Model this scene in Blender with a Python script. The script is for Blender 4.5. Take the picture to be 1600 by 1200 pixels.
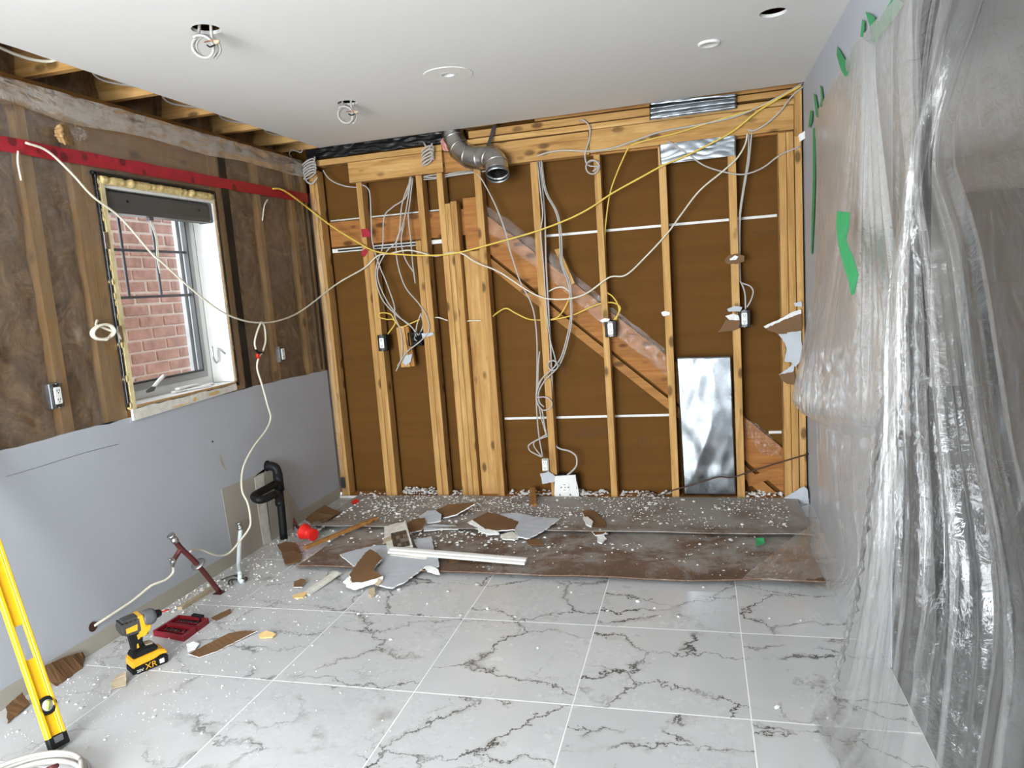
import bpy, bmesh, math, random
import numpy as np
from mathutils import Vector, Matrix, noise

random.seed(7)
for o in list(bpy.data.objects):
    bpy.data.objects.remove(o)
scene = bpy.context.scene
col = scene.collection

# ------------------------------------------------------------------ camera
cam_data = bpy.data.cameras.new('camera')
cam_data.sensor_width = 36.0
cam_data.lens = 36.0 * 1116.13 / 1600.0
cam_data.clip_start = 0.02
cam = bpy.data.objects.new('camera', cam_data)
col.objects.link(cam)
cam.matrix_world = Matrix(((0.96593584, 0.03406271, 0.2565301, 2.55848),
                           (0.24889076, 0.14916093, -0.9569767, -4.53142),
                           (-0.07086149, 0.98822606, 0.135602, 1.42771),
                           (0, 0, 0, 1)))
scene.camera = cam

# ------------------------------------------------------------------ light
world = bpy.data.worlds.new('sky')
scene.world = world
world.use_nodes = True
bg = world.node_tree.nodes['Background']
bg.inputs[0].default_value = (0.80, 0.90, 1.0, 1)
bg.inputs[1].default_value = 2.0


def area_light(name, loc, rot, sx, sy, power, color):
    d = bpy.data.lights.new(name, 'AREA')
    d.shape = 'RECTANGLE'
    d.size, d.size_y = sx, sy
    d.energy = power
    d.color = color
    o = bpy.data.objects.new(name, d)
    o.location = loc
    o.rotation_euler = rot
    col.objects.link(o)
    return o


# daylight coming in through the patio door behind the camera
area_light('patio_daylight', (1.05, -6.1, 1.12), (math.radians(90), 0, 0), 1.95, 2.0, 125, (0.94, 0.985, 1.0))
# daylight reaching the kitchen window from the alley
area_light('window_daylight', (-0.30, -1.42, 1.72), (0, math.radians(-68), 0), 0.75, 0.6, 1.6, (0.88, 0.95, 1.0))

scene.view_settings.view_transform = 'Standard'
scene.view_settings.look = 'None'
scene.view_settings.gamma = 1.0
scene.view_settings.use_curve_mapping = False
scene.view_settings.exposure = 1.12
scene.cycles.transparent_max_bounces = 20
scene.cycles.max_bounces = 6
scene.cycles.glossy_bounces = 3
scene.cycles.transmission_bounces = 5
scene.cycles.diffuse_bounces = 3
scene.cycles.adaptive_threshold = 0.05
scene.cycles.sample_clamp_indirect = 6.0
scene.cycles.caustics_reflective = False
scene.cycles.caustics_refractive = False

H = 2.44      # ceiling height
W = 3.17      # right wall
YF = -6.2     # wall behind the camera

# ------------------------------------------------------------------ materials
MATS = {}


def nt(name):
    m = bpy.data.materials.new(name)
    m.use_nodes = True
    t = m.node_tree
    return m, t, t.nodes['Principled BSDF']


def node(t, kind, **kw):
    n = t.nodes.new(kind)
    for k, v in kw.items():
        if k.startswith('i_'):
            n.inputs[k[2:].replace('_', ' ')].default_value = v
        else:
            setattr(n, k, v)
    return n


def ramp(t, src, stops):
    r = t.nodes.new('ShaderNodeValToRGB')
    e = r.color_ramp.elements
    while len(e) < len(stops):
        e.new(0.5)
    for k, (p, c) in enumerate(stops):
        e[k].position = p
        e[k].color = (c[0], c[1], c[2], 1) if not isinstance(c, float) else (c, c, c, 1)
    t.links.new(src, r.inputs[0])
    return r


def mix(t, fac, a, b, mode='MIX'):
    n = t.nodes.new('ShaderNodeMix')
    n.data_type = 'RGBA'
    n.blend_type = mode
    for sock, v in ((n.inputs[0], fac), (n.inputs[6], a), (n.inputs[7], b)):
        if hasattr(v, 'links'):
            t.links.new(v, sock)
        else:
            sock.default_value = v if not isinstance(v, tuple) else (*v[:3], 1)
    return n.outputs[2]


def coords(t, scale=(1, 1, 1), rnd=True, which='Object'):
    tc = t.nodes.new('ShaderNodeTexCoord')
    mp = t.nodes.new('ShaderNodeMapping')
    mp.inputs['Scale'].default_value = scale
    t.links.new(tc.outputs[which], mp.inputs[0])
    if rnd:
        oi = t.nodes.new('ShaderNodeObjectInfo')
        mu = t.nodes.new('ShaderNodeVectorMath')
        mu.operation = 'SCALE'
        mu.inputs[0].default_value = (17.3, 31.7, 23.1)
        t.links.new(oi.outputs['Random'], mu.inputs['Scale'])
        t.links.new(mu.outputs[0], mp.inputs['Location'])
    return mp.outputs[0]


def tex_noise(t, vec, scale, detail=4, rough=0.55, dist=0.0):
    n = t.nodes.new('ShaderNodeTexNoise')
    n.inputs['Scale'].default_value = scale
    n.inputs['Detail'].default_value = detail
    n.inputs['Roughness'].default_value = rough
    n.inputs['Distortion'].default_value = dist
    t.links.new(vec, n.inputs['Vector'])
    return n.outputs['Fac']


def bump(t, bsdf, height, strength=0.3, dist=0.005):
    b = t.nodes.new('ShaderNodeBump')
    b.inputs['Strength'].default_value = strength
    b.inputs['Distance'].default_value = dist
    t.links.new(height, b.inputs['Height'])
    t.links.new(b.outputs[0], bsdf.inputs['Normal'])


def plain(name, c, rough=0.6, metal=0.0, var=0.12, scale=14.0, bmp=0.15, spec=0.4, emit=None):
    m, t, b = nt(name)
    v = coords(t)
    f = tex_noise(t, v, scale, 5, 0.6)
    r = ramp(t, f, [(0.25, tuple(x * (1 - var) for x in c)), (0.75, tuple(min(1, x * (1 + var)) for x in c))])
    t.links.new(r.outputs[0], b.inputs['Base Color'])
    b.inputs['Roughness'].default_value = rough
    b.inputs['Metallic'].default_value = metal
    b.inputs['Specular IOR Level'].default_value = spec
    if bmp:
        bump(t, b, f, bmp, 0.002)
    MATS[name] = m
    return m


def wood(name, axis, dark, mid, light, knots=True):
    m, t, b = nt(name)
    s = [9.0, 9.0, 9.0]
    s[axis] = 0.55
    v = coords(t, tuple(s))
    f = tex_noise(t, v, 3.2, 6, 0.62, 0.6)
    r = ramp(t, f, [(0.28, dark), (0.48, mid), (0.72, light)])
    c = r.outputs[0]
    oi = t.nodes.new('ShaderNodeObjectInfo')
    tint = ramp(t, oi.outputs['Random'], [(0.0, (0.86, 0.80, 0.74)), (0.5, (1.0, 0.97, 0.93)), (1.0, (1.06, 1.06, 1.06))])
    c = mix(t, 1.0, c, tint.outputs[0], 'MULTIPLY')
    if knots:
        s2 = [11.0, 11.0, 11.0]
        s2[axis] = 5.2
        v2 = coords(t, tuple(s2))
        vo = t.nodes.new('ShaderNodeTexVoronoi')
        vo.inputs['Scale'].default_value = 1.0
        t.links.new(v2, vo.inputs['Vector'])
        k = ramp(t, vo.outputs['Distance'], [(0.13, 0.85), (0.24, 0.0)])
        c = mix(t, k.outputs[0], c, tuple(x * 0.34 for x in dark))
        st = [2.0, 2.0, 2.0]
        st[axis] = 0.8
        v3 = coords(t, tuple(st))
        f3 = tex_noise(t, v3, 4.0, 3, 0.7)
        k3 = ramp(t, f3, [(0.50, 0.0), (0.72, 0.7)])
        c = mix(t, k3.outputs[0], c, tuple(x * 0.75 for x in mid))
    t.links.new(c, b.inputs['Base Color'])
    b.inputs['Roughness'].default_value = 0.72
    b.inputs['Specular IOR Level'].default_value = 0.25
    bump(t, b, f, 0.25, 0.002)
    MATS[name] = m
    return m


for ax, nm in ((0, 'x'), (1, 'y'), (2, 'z')):
    wood('stud_' + nm, ax, (0.31, 0.150, 0.045), (0.52, 0.295, 0.100), (0.66, 0.42, 0.175))
    wood('old_' + nm, ax, (0.26, 0.115, 0.034), (0.43, 0.21, 0.062), (0.54, 0.29, 0.10))
wood('redwood', 0, (0.23, 0.085, 0.022), (0.37, 0.155, 0.042), (0.47, 0.215, 0.066))
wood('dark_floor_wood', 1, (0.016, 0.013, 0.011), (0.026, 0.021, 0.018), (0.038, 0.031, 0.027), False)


def paint_mat(name, c, rough=0.55, smear=0.06):
    m, t, b = nt(name)
    v = coords(t, rnd=False)
    f = tex_noise(t, v, 1.7, 6, 0.65)
    r = ramp(t, f, [(0.3, tuple(x * (1 - smear) for x in c)), (0.7, c)])
    f2 = tex_noise(t, v, 9.0, 5, 0.75, 0.4)
    k = ramp(t, f2, [(0.70, 0.0), (0.80, 0.35)])
    cc = mix(t, k.outputs[0], r.outputs[0], tuple(x * 0.72 for x in c))
    t.links.new(cc, b.inputs['Base Color'])
    b.inputs['Roughness'].default_value = rough
    b.inputs['Specular IOR Level'].default_value = 0.3
    bump(t, b, tex_noise(t, v, 160.0, 2), 0.04, 0.001)
    MATS[name] = m


paint_mat('grey_paint', (0.475, 0.495, 0.535))
paint_mat('ceiling_paint', (0.78, 0.765, 0.74), 0.8, 0.02)
paint_mat('beige_paint', (0.52, 0.47, 0.39))
paint_mat('hall_paint', (0.36, 0.325, 0.285))
paint_mat('bare_wall', (0.43, 0.40, 0.34))
plain('white_trim', (0.80, 0.79, 0.76), 0.45, var=0.05)
plain('white_plastic', (0.84, 0.83, 0.80), 0.4, var=0.03, bmp=0.05)
plain('aged_white', (0.70, 0.67, 0.60), 0.6, var=0.2, scale=30)
plain('gypsum', (0.80, 0.79, 0.76), 0.9, var=0.1, scale=60, bmp=0.5)
plain('gypsum_paper', (0.49, 0.51, 0.545), 0.6, var=0.06)
plain('kraft', (0.17, 0.088, 0.037), 0.75, var=0.16, scale=6, bmp=0.1)
plain('cream_wood', (0.72, 0.60, 0.33), 0.6, var=0.22, scale=22)
plain('foam', (0.66, 0.50, 0.22), 0.8, var=0.45, scale=55, bmp=0.8)
plain('black_plastic', (0.011, 0.011, 0.012), 0.5, var=0.3, bmp=0.05, spec=0.22)
plain('black_film', (0.010, 0.010, 0.011), 0.25, var=0.3, bmp=0.6, scale=30)
plain('charcoal', (0.060, 0.058, 0.056), 0.5, var=0.06, bmp=0.03)
plain('grey_plastic', (0.13, 0.13, 0.135), 0.45, var=0.2, bmp=0.05)
plain('tool_yellow', (0.85, 0.43, 0.02), 0.4, var=0.05, bmp=0.03)
plain('level_yellow', (0.90, 0.50, 0.015), 0.3, var=0.04, bmp=0.02)
plain('case_red', (0.24, 0.012, 0.020), 0.45, var=0.2, bmp=0.05)
plain('bright_red', (0.72, 0.02, 0.015), 0.4, var=0.12, bmp=0.05)
plain('pipe_red', (0.10, 0.022, 0.020), 0.45, var=0.35, scale=40)
plain('chrome', (0.50, 0.50, 0.49), 0.3, 1.0, var=0.25)
plain('dark_metal', (0.10, 0.095, 0.09), 0.4, 0.9, var=0.4, scale=40)
plain('pipe_white', (0.72, 0.80, 0.80), 0.4, var=0.05)
plain('cable_white', (0.47, 0.44, 0.41), 0.5, var=0.08, scale=30, bmp=0.05)
plain('cable_cream', (0.70, 0.65, 0.53), 0.45, var=0.05, bmp=0.05)
plain('cable_yellow', (0.74, 0.52, 0.09), 0.45, var=0.1, bmp=0.05)
plain('cable_brown', (0.055, 0.022, 0.014), 0.5, var=0.2, bmp=0.05)
plain('copper', (0.55, 0.24, 0.12), 0.4, 1.0)
plain('print_ink', (0.085, 0.045, 0.022), 0.8, var=0.2)
plain('label_ink', (0.03, 0.03, 0.035), 0.7, var=0.1)
plain('tape_green', (0.04, 0.33, 0.12), 0.55, var=0.15)
plain('vial_green', (0.45, 0.62, 0.12), 0.2, var=0.05, bmp=0)
plain('pink_wool', (0.62, 0.28, 0.25), 0.95, var=0.2, scale=60, bmp=0.6)
plain('amber_wool', (0.40, 0.24, 0.10), 0.95, var=0.4, scale=50, bmp=0.8)
plain('mosaic_dark', (0.075, 0.058, 0.045), 0.3, var=0.5, scale=25, bmp=0.05)
plain('mosaic_light', (0.20, 0.165, 0.125), 0.3, var=0.4, scale=25, bmp=0.05)
plain('sash_grey', (0.36, 0.355, 0.345), 0.4, var=0.05, bmp=0.03)
plain('headrail_grey', (0.085, 0.078, 0.072), 0.5, var=0.05, bmp=0.03)
plain('brick_clay', (0.37, 0.225, 0.185), 0.9, var=0.34, scale=16, bmp=0.6)
plain('mortar', (0.58, 0.51, 0.46), 0.95, var=0.12, scale=40)
plain('concrete', (0.40, 0.39, 0.38), 0.9, var=0.15)
plain('grout', (0.86, 0.86, 0.85), 0.85, var=0.06)
plain('tan_board', (0.46, 0.37, 0.25), 0.8, var=0.15)
plain('chip_wood', (0.70, 0.47, 0.20), 0.8, var=0.25)


def tape_red():
    m, t, b = nt('tape_red')
    v = coords(t, (1, 1.0, 1.0), rnd=False)
    vo = t.nodes.new('ShaderNodeTexVoronoi')
    vo.inputs['Scale'].default_value = 13.0
    vo.inputs['Randomness'].default_value = 0.75
    t.links.new(v, vo.inputs['Vector'])
    k = ramp(t, vo.outputs['Distance'], [(0.22, 0.75), (0.30, 0.0)])
    f = tex_noise(t, v, 20, 4)
    base = ramp(t, f, [(0.3, (0.30, 0.008, 0.018)), (0.7, (0.46, 0.014, 0.03))])
    c = mix(t, k.outputs[0], base.outputs[0], (0.07, 0.004, 0.008))
    t.links.new(c, b.inputs['Base Color'])
    b.inputs['Roughness'].default_value = 0.35
    MATS['tape_red'] = m


tape_red()


def marble():
    m, t, b = nt('marble_tile')
    v = coords(t, rnd=True)
    d = t.nodes.new('ShaderNodeTexNoise')
    d.inputs['Scale'].default_value = 4.2
    d.inputs['Detail'].default_value = 7
    d.inputs['Roughness'].default_value = 0.68
    t.links.new(v, d.inputs['Vector'])
    sub = node(t, 'ShaderNodeVectorMath', operation='SUBTRACT')
    sub.inputs[1].default_value = (0.5, 0.5, 0.5)
    t.links.new(d.outputs['Color'], sub.inputs[0])
    sc = node(t, 'ShaderNodeVectorMath', operation='SCALE')
    sc.inputs['Scale'].default_value = 0.34
    t.links.new(sub.outputs[0], sc.inputs[0])
    ad = node(t, 'ShaderNodeVectorMath', operation='ADD')
    t.links.new(v, ad.inputs[0])
    t.links.new(sc.outputs[0], ad.inputs[1])
    mp = node(t, 'ShaderNodeMapping')
    mp.inputs['Scale'].default_value = (0.62, 1.25, 0.05)
    mp.inputs['Rotation'].default_value = (0, 0, -0.75)
    t.links.new(ad.outputs[0], mp.inputs[0])

    def veins(scale, w0, w1, strength, ms, lo, hi):
        vo = node(t, 'ShaderNodeTexVoronoi', feature='DISTANCE_TO_EDGE')
        vo.inputs['Scale'].default_value = scale
        t.links.new(mp.outputs[0], vo.inputs['Vector'])
        r = ramp(t, vo.outputs['Distance'], [(w0, strength), (w1, 0.0)])
        mk = tex_noise(t, v, ms, 3, 0.6)
        r2 = ramp(t, mk, [(lo, 0.0), (hi, 1.0)])
        mu = node(t, 'ShaderNodeMath', operation='MULTIPLY')
        t.links.new(r.outputs[0], mu.inputs[0])
        t.links.new(r2.outputs[0], mu.inputs[1])
        return mu.outputs[0]
    base = ramp(t, tex_noise(t, v, 2.5, 5), [(0.3, (0.54, 0.545, 0.55)), (0.7, (0.62, 0.625, 0.63))])
    c = mix(t, veins(3.1, 0.004, 0.060, 0.7, 5.0, 0.49, 0.62), base.outputs[0], (0.30, 0.285, 0.26))
    c = mix(t, veins(3.1, 0.003, 0.015, 1.0, 2.4, 0.41, 0.50), c, (0.06, 0.058, 0.055))
    c = mix(t, veins(6.3, 0.002, 0.014, 0.75, 3.6, 0.53, 0.62), c, (0.22, 0.21, 0.20))
    # plaster dust trodden over the floor
    g = coords(t, rnd=False, which='Object')
    tc = t.nodes.new('ShaderNodeNewGeometry')
    du = tex_noise(t, tc.outputs['Position'], 3.0, 8, 0.75)
    sx = node(t, 'ShaderNodeSeparateXYZ')
    t.links.new(tc.outputs['Position'], sx.inputs[0])
    mr = node(t, 'ShaderNodeMapRange')
    mr.inputs['From Min'].default_value = 1.9
    mr.inputs['From Max'].default_value = 0.2
    mr.inputs['To Min'].default_value = -0.10
    mr.inputs['To Max'].default_value = 0.16
    t.links.new(sx.outputs[0], mr.inputs['Value'])
    add = node(t, 'ShaderNodeMath', operation='ADD')
    t.links.new(du, add.inputs[0])
    t.links.new(mr.outputs[0], add.inputs[1])
    dr = ramp(t, add.outputs[0], [(0.46, 0.0), (0.72, 0.7)])
    c = mix(t, dr.outputs[0], c, (0.56, 0.55, 0.54))
    t.links.new(c, b.inputs['Base Color'])
    rr = ramp(t, add.outputs[0], [(0.35, 0.10), (0.70, 0.6)])
    t.links.new(rr.outputs[0], b.inputs['Roughness'])
    b.inputs['Specular IOR Level'].default_value = 0.5
    MATS['marble_tile'] = m


marble()


def cardboard():
    m, t, b = nt('cardboard')
    v = coords(t, rnd=False)
    w = node(t, 'ShaderNodeTexWave')
    w.inputs['Scale'].default_value = 34
    w.inputs['Distortion'].default_value = 0.6
    t.links.new(v, w.inputs['Vector'])
    f = tex_noise(t, v, 2.2, 6, 0.6)
    base = ramp(t, f, [(0.3, (0.135, 0.080, 0.052)), (0.7, (0.205, 0.130, 0.088))])
    geo = t.nodes.new('ShaderNodeNewGeometry')
    du = tex_noise(t, geo.outputs['Position'], 3.4, 9, 0.78, 0.3)
    sx = node(t, 'ShaderNodeSeparateXYZ')
    t.links.new(geo.outputs['Position'], sx.inputs[0])
    mr = node(t, 'ShaderNodeMapRange')
    mr.inputs['From Min'].default_value = -1.3
    mr.inputs['From Max'].default_value = -0.1
    mr.inputs['To Min'].default_value = -0.10
    mr.inputs['To Max'].default_value = 0.14
    t.links.new(sx.outputs[1], mr.inputs['Value'])
    ad = node(t, 'ShaderNodeMath', operation='ADD')
    t.links.new(du, ad.inputs[0])
    t.links.new(mr.outputs[0], ad.inputs[1])
    k = ramp(t, ad.outputs[0], [(0.40, 0.0), (0.50, 0.50), (0.64, 0.9)])
    c = mix(t, k.outputs[0], base.outputs[0], (0.40, 0.38, 0.355))
    fine = tex_noise(t, v, 120, 3, 0.7)
    kf = ramp(t, fine, [(0.60, 0.0), (0.70, 0.55)])
    c = mix(t, kf.outputs[0], c, (0.52, 0.50, 0.47))
    t.links.new(c, b.inputs['Base Color'])
    b.inputs['Roughness'].default_value = 0.8
    b.inputs['Specular IOR Level'].default_value = 0.2
    bump(t, b, w.outputs['Fac'], 0.14, 0.002)
    MATS['cardboard'] = m


cardboard()


def backing():
    m, t, b = nt('backing_paper')
    v = coords(t, (0.4, 1, 6.0))
    f = tex_noise(t, v, 2.0, 5, 0.6)
    r = ramp(t, f, [(0.3, (0.128, 0.058, 0.0135)), (0.7, (0.156, 0.072, 0.018))])
    v2 = coords(t)
    f2 = tex_noise(t, v2, 7.0, 5, 0.7)
    k = ramp(t, f2, [(0.70, 0.0), (0.80, 0.30)])
    c = mix(t, k.outputs[0], r.outputs[0], (0.24, 0.17, 0.11))
    t.links.new(c, b.inputs['Base Color'])
    b.inputs['Roughness'].default_value = 0.7
    b.inputs['Specular IOR Level'].default_value = 0.06
    w = node(t, 'ShaderNodeTexWave', wave_type='BANDS', bands_direction='Z')
    w.inputs['Scale'].default_value = 6
    w.inputs['Distortion'].default_value = 3
    t.links.new(v2, w.inputs['Vector'])
    bump(t, b, w.outputs['Fac'], 0.04, 0.002)
    MATS['backing_paper'] = m


backing()


def wool():
    m, t, b = nt('brown_wool')
    v = coords(t)
    f = tex_noise(t, v, 6.5, 10, 0.76, 1.4)
    r = ramp(t, f, [(0.36, (0.055, 0.026, 0.011)), (0.5, (0.215, 0.112, 0.049)), (0.64, (0.43, 0.26, 0.13))])
    t.links.new(r.outputs[0], b.inputs['Base Color'])
    b.inputs['Roughness'].default_value = 0.95
    b.inputs['Specular IOR Level'].default_value = 0.1
    bump(t, b, tex_noise(t, v, 26, 6, 0.7), 0.6, 0.01)
    MATS['brown_wool'] = m


wool()


def galvanised(name, rough, base):
    m, t, b = nt(name)
    v = coords(t)
    vo = node(t, 'ShaderNodeTexVoronoi')
    vo.inputs['Scale'].default_value = 60
    t.links.new(v, vo.inputs['Vector'])
    f = tex_noise(t, v, 5, 5, 0.6)
    mx = mix(t, 0.3, f, vo.outputs['Color'])
    r = ramp(t, mx, [(0.3, tuple(x * 0.82 for x in base)), (0.7, base)])
    t.links.new(r.outputs[0], b.inputs['Base Color'])
    b.inputs['Metallic'].default_value = 1.0
    rr = ramp(t, f, [(0.3, rough * 0.8), (0.7, rough * 1.3)])
    t.links.new(rr.outputs[0], b.inputs['Roughness'])
    bump(t, b, f, 0.15, 0.004)
    MATS[name] = m


galvanised('galvanised', 0.30, (0.34, 0.365, 0.39))
galvanised('duct_metal', 0.30, (0.62, 0.61, 0.58))


def film(name, haze, hmax, sheen, tint=(0.86, 0.86, 0.85), rough=0.13, bstr=0.5, bscale=24.0, gl=0.16, blur=0.0, crinkle=0.0, cling=0.0):
    """Thin polyethylene sheet: mostly clear, milky where it is seen edge on, glossy."""
    m = bpy.data.materials.new(name)
    m.use_nodes = True
    t = m.node_tree
    t.nodes.remove(t.nodes['Principled BSDF'])
    out = t.nodes['Material Output']
    v = coords(t)
    f = tex_noise(t, v, bscale, 6, 0.62, 0.8)
    if crinkle:
        rg = node(t, 'ShaderNodeTexNoise', noise_type='RIDGED_MULTIFRACTAL')
        rg.inputs['Scale'].default_value = 13.0
        rg.inputs['Detail'].default_value = 3.0
        rg.inputs['Distortion'].default_value = 1.2
        mpv = node(t, 'ShaderNodeMapping')
        mpv.inputs['Scale'].default_value = (1.0, 1.0, 0.55)
        t.links.new(v, mpv.inputs[0])
        t.links.new(mpv.outputs[0], rg.inputs['Vector'])
        mk_ = ramp(t, tex_noise(t, v, 2.6, 3, 0.6), [(0.46, 0.0), (0.62, 1.0)])
        mu = node(t, 'ShaderNodeMath', operation='MULTIPLY')
        t.links.new(rg.outputs['Fac'], mu.inputs[0])
        t.links.new(mk_.outputs[0], mu.inputs[1])
        ma = node(t, 'ShaderNodeMath', operation='MULTIPLY_ADD')
        ma.inputs[1].default_value = crinkle
        t.links.new(mu.outputs[0], ma.inputs[0])
        t.links.new(f, ma.inputs[2])
        f = ma.outputs[0]
    bp = node(t, 'ShaderNodeBump')
    bp.inputs['Strength'].default_value = bstr
    bp.inputs['Distance'].default_value = 0.012
    t.links.new(f, bp.inputs['Height'])
    tr = node(t, 'ShaderNodeBsdfTransparent')
    tr.inputs[0].default_value = (0.97, 0.97, 0.965, 1)
    df = node(t, 'ShaderNodeBsdfDiffuse')
    df.inputs[0].default_value = (*tint, 1)
    tl = node(t, 'ShaderNodeBsdfTranslucent')
    tl.inputs[0].default_value = (*tint, 1)
    gs = node(t, 'ShaderNodeBsdfGlossy')
    gs.inputs['Color'].default_value = (0.95, 0.95, 0.95, 1)
    gs.inputs['Roughness'].default_value = rough
    t.links.new(bp.outputs[0], gs.inputs['Normal'])
    milky = node(t, 'ShaderNodeMixShader')
    milky.inputs[0].default_value = 0.35
    t.links.new(df.outputs[0], milky.inputs[1])
    t.links.new(tl.outputs[0], milky.inputs[2])
    fr = node(t, 'ShaderNodeFresnel')
    fr.inputs[0].default_value = 1.5
    t.links.new(bp.outputs[0], fr.inputs['Normal'])
    hz = node(t, 'ShaderNodeMapRange')
    hz.inputs['From Min'].default_value = 0.03
    hz.inputs['From Max'].default_value = 0.55
    hz.inputs['To Min'].default_value = haze
    hz.inputs['To Max'].default_value = hmax
    fg = node(t, 'ShaderNodeFresnel')
    fg.inputs[0].default_value = 1.5
    t.links.new(fg.outputs[0], hz.inputs['Value'])
    body = node(t, 'ShaderNodeMixShader')
    hazy = hz.outputs[0]
    if cling:                                  # clear where the film clings to what is behind it, milky where it stands off
        cv = coords(t, (1.0, 1.6, 0.55))
        cr = ramp(t, tex_noise(t, cv, 4.5, 7, 0.7, 1.6), [(0.36, 0.25), (0.52, 0.8), (0.68, 1.0)])
        cm = node(t, 'ShaderNodeMath', operation='MULTIPLY')
        cm.inputs[1].default_value = cling
        t.links.new(cr.outputs[0], cm.inputs[0])
        ch = node(t, 'ShaderNodeMath', operation='MULTIPLY')
        ch.use_clamp = True
        t.links.new(cm.outputs[0], ch.inputs[0])
        t.links.new(hz.outputs[0], ch.inputs[1])
        hazy = ch.outputs[0]
    t.links.new(hazy, body.inputs[0])
    if blur:                                   # scatter of what is seen through the wrinkled film
        rf = node(t, 'ShaderNodeBsdfRefraction')
        rf.inputs['Color'].default_value = (0.97, 0.97, 0.965, 1)
        rf.inputs['Roughness'].default_value = 0.45
        rf.inputs['IOR'].default_value = 1.03
        see = node(t, 'ShaderNodeMixShader')
        see.inputs[0].default_value = blur
        t.links.new(tr.outputs[0], see.inputs[1])
        t.links.new(rf.outputs[0], see.inputs[2])
        t.links.new(see.outputs[0], body.inputs[1])
    else:
        t.links.new(tr.outputs[0], body.inputs[1])
    t.links.new(milky.outputs[0], body.inputs[2])
    gf = node(t, 'ShaderNodeMapRange')
    gf.inputs['From Min'].default_value = 0.04
    gf.inputs['From Max'].default_value = 0.7
    gf.inputs['To Min'].default_value = gl
    gf.inputs['To Max'].default_value = min(1.0, gl + sheen)
    t.links.new(fr.outputs[0], gf.inputs['Value'])
    fin = node(t, 'ShaderNodeMixShader')
    t.links.new(gf.outputs[0], fin.inputs[0])
    t.links.new(body.outputs[0], fin.inputs[1])
    t.links.new(gs.outputs[0], fin.inputs[2])
    t.links.new(fin.outputs[0], out.inputs['Surface'])
    MATS[name] = m


film('drop_film', 0.025, 0.075, 0.13, bstr=0.75, bscale=14.0, gl=0.06, rough=0.07, crinkle=0.9)
film('doubled_film', 0.17, 0.46, 0.40, bstr=0.75, bscale=16.0, gl=0.08, rough=0.08, crinkle=0.9)
film('vapour_film', 0.15, 0.38, 0.35, tint=(0.56, 0.45, 0.34), rough=0.24, bstr=0.8, bscale=9, gl=0.10, crinkle=0.8, cling=1.9)
film('hem_film', 0.08, 0.26, 0.30, bstr=0.6, bscale=16.0, gl=0.08, rough=0.09, crinkle=0.9)
film('clear_film', 0.01, 0.05, 0.4, rough=0.10, bstr=0.8, bscale=22, gl=0.04)
film('glass', 0.0, 0.0, 0.6, rough=0.02, bstr=0.0, gl=0.04)

# ------------------------------------------------------------------ mesh helpers
WL = {}


def world_loc(o):
    return WL.get(o.name, Vector((0, 0, 0))) if o else Vector((0, 0, 0))


def tag(o, label=None, cat=None, group=None, kind=None):
    if label:
        o['label'] = label
    if cat:
        o['category'] = cat
    if group:
        o['group'] = group
    if kind:
        o['kind'] = kind
    return o


def link(o, parent, org):
    o.parent = parent
    o.location = org - world_loc(parent)
    col.objects.link(o)
    WL[o.name] = org.copy()
    return o


def thing(name, loc, label, cat, group=None):
    o = bpy.data.objects.new(name, None)
    o.empty_display_size = 0.05
    link(o, None, Vector(loc))
    return tag(o, label, cat, group)


def mk(name, verts, faces, mat, parent=None, smooth=False, mats=None, fm=None, tri=False):
    """ONE mesh object from world-space vertices; its origin goes to the bottom centre."""
    V = np.asarray(verts, dtype=float)
    lo, hi = V.min(0), V.max(0)
    org = Vector(((lo[0] + hi[0]) / 2, (lo[1] + hi[1]) / 2, lo[2]))
    me = bpy.data.meshes.new(name)
    me.from_pydata((V - np.array(org)).tolist(), [], faces)
    for mm in (mats or [mat]):
        me.materials.append(MATS[mm])
    if fm is not None:
        for p, k in zip(me.polygons, fm):
            p.material_index = k
    if smooth:
        for p in me.polygons:
            p.use_smooth = True
    me.update()
    o = bpy.data.objects.new(name, me)
    return link(o, parent, org)


def mk_bm(name, bm, mat, parent=None, smooth=False):
    bm.verts.ensure_lookup_table()
    bmesh.ops.recalc_face_normals(bm, faces=bm.faces)
    V = [v.co[:] for v in bm.verts]
    bm.verts.index_update()
    Fc = [[v.index for v in f.verts] for f in bm.faces]
    bm.free()
    return mk(name, V, Fc, mat, parent, smooth)


def bm_box(bm, x0, x1, y0, y1, z0, z1):
    vs = [bm.verts.new(p) for p in ((x0, y0, z0), (x1, y0, z0), (x1, y1, z0), (x0, y1, z0),
                                    (x0, y0, z1), (x1, y0, z1), (x1, y1, z1), (x0, y1, z1))]
    for q in ((0, 3, 2, 1), (4, 5, 6, 7), (0, 1, 5, 4), (1, 2, 6, 5), (2, 3, 7, 6), (3, 0, 4, 7)):
        bm.faces.new([vs[k] for k in q])
    return vs


def box(name, x0, x1, y0, y1, z0, z1, mat, parent=None, bev=0.0015):
    bm = bmesh.new()
    bm_box(bm, x0, x1, y0, y1, z0, z1)
    if bev:
        bmesh.ops.bevel(bm, geom=bm.edges[:], offset=bev, segments=1, affect='EDGES', clamp_overlap=True)
    return mk_bm(name, bm, mat, parent)


def obox(name, c, ax, ay, az, hx, hy, hz, mat, parent=None, bev=0.0015, seg=1):
    """Box with its own axes: centre c, half sizes along the unit axes ax, ay, az."""
    bm = bmesh.new()
    bm_box(bm, -hx, hx, -hy, hy, -hz, hz)
    if bev:
        bmesh.ops.bevel(bm, geom=bm.edges[:], offset=bev, segments=seg, affect='EDGES', clamp_overlap=True)
    M = Matrix((ax, ay, az)).transposed()
    for v in bm.verts:
        v.co = M @ v.co + Vector(c)
    return mk_bm(name, bm, mat, parent)


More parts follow.
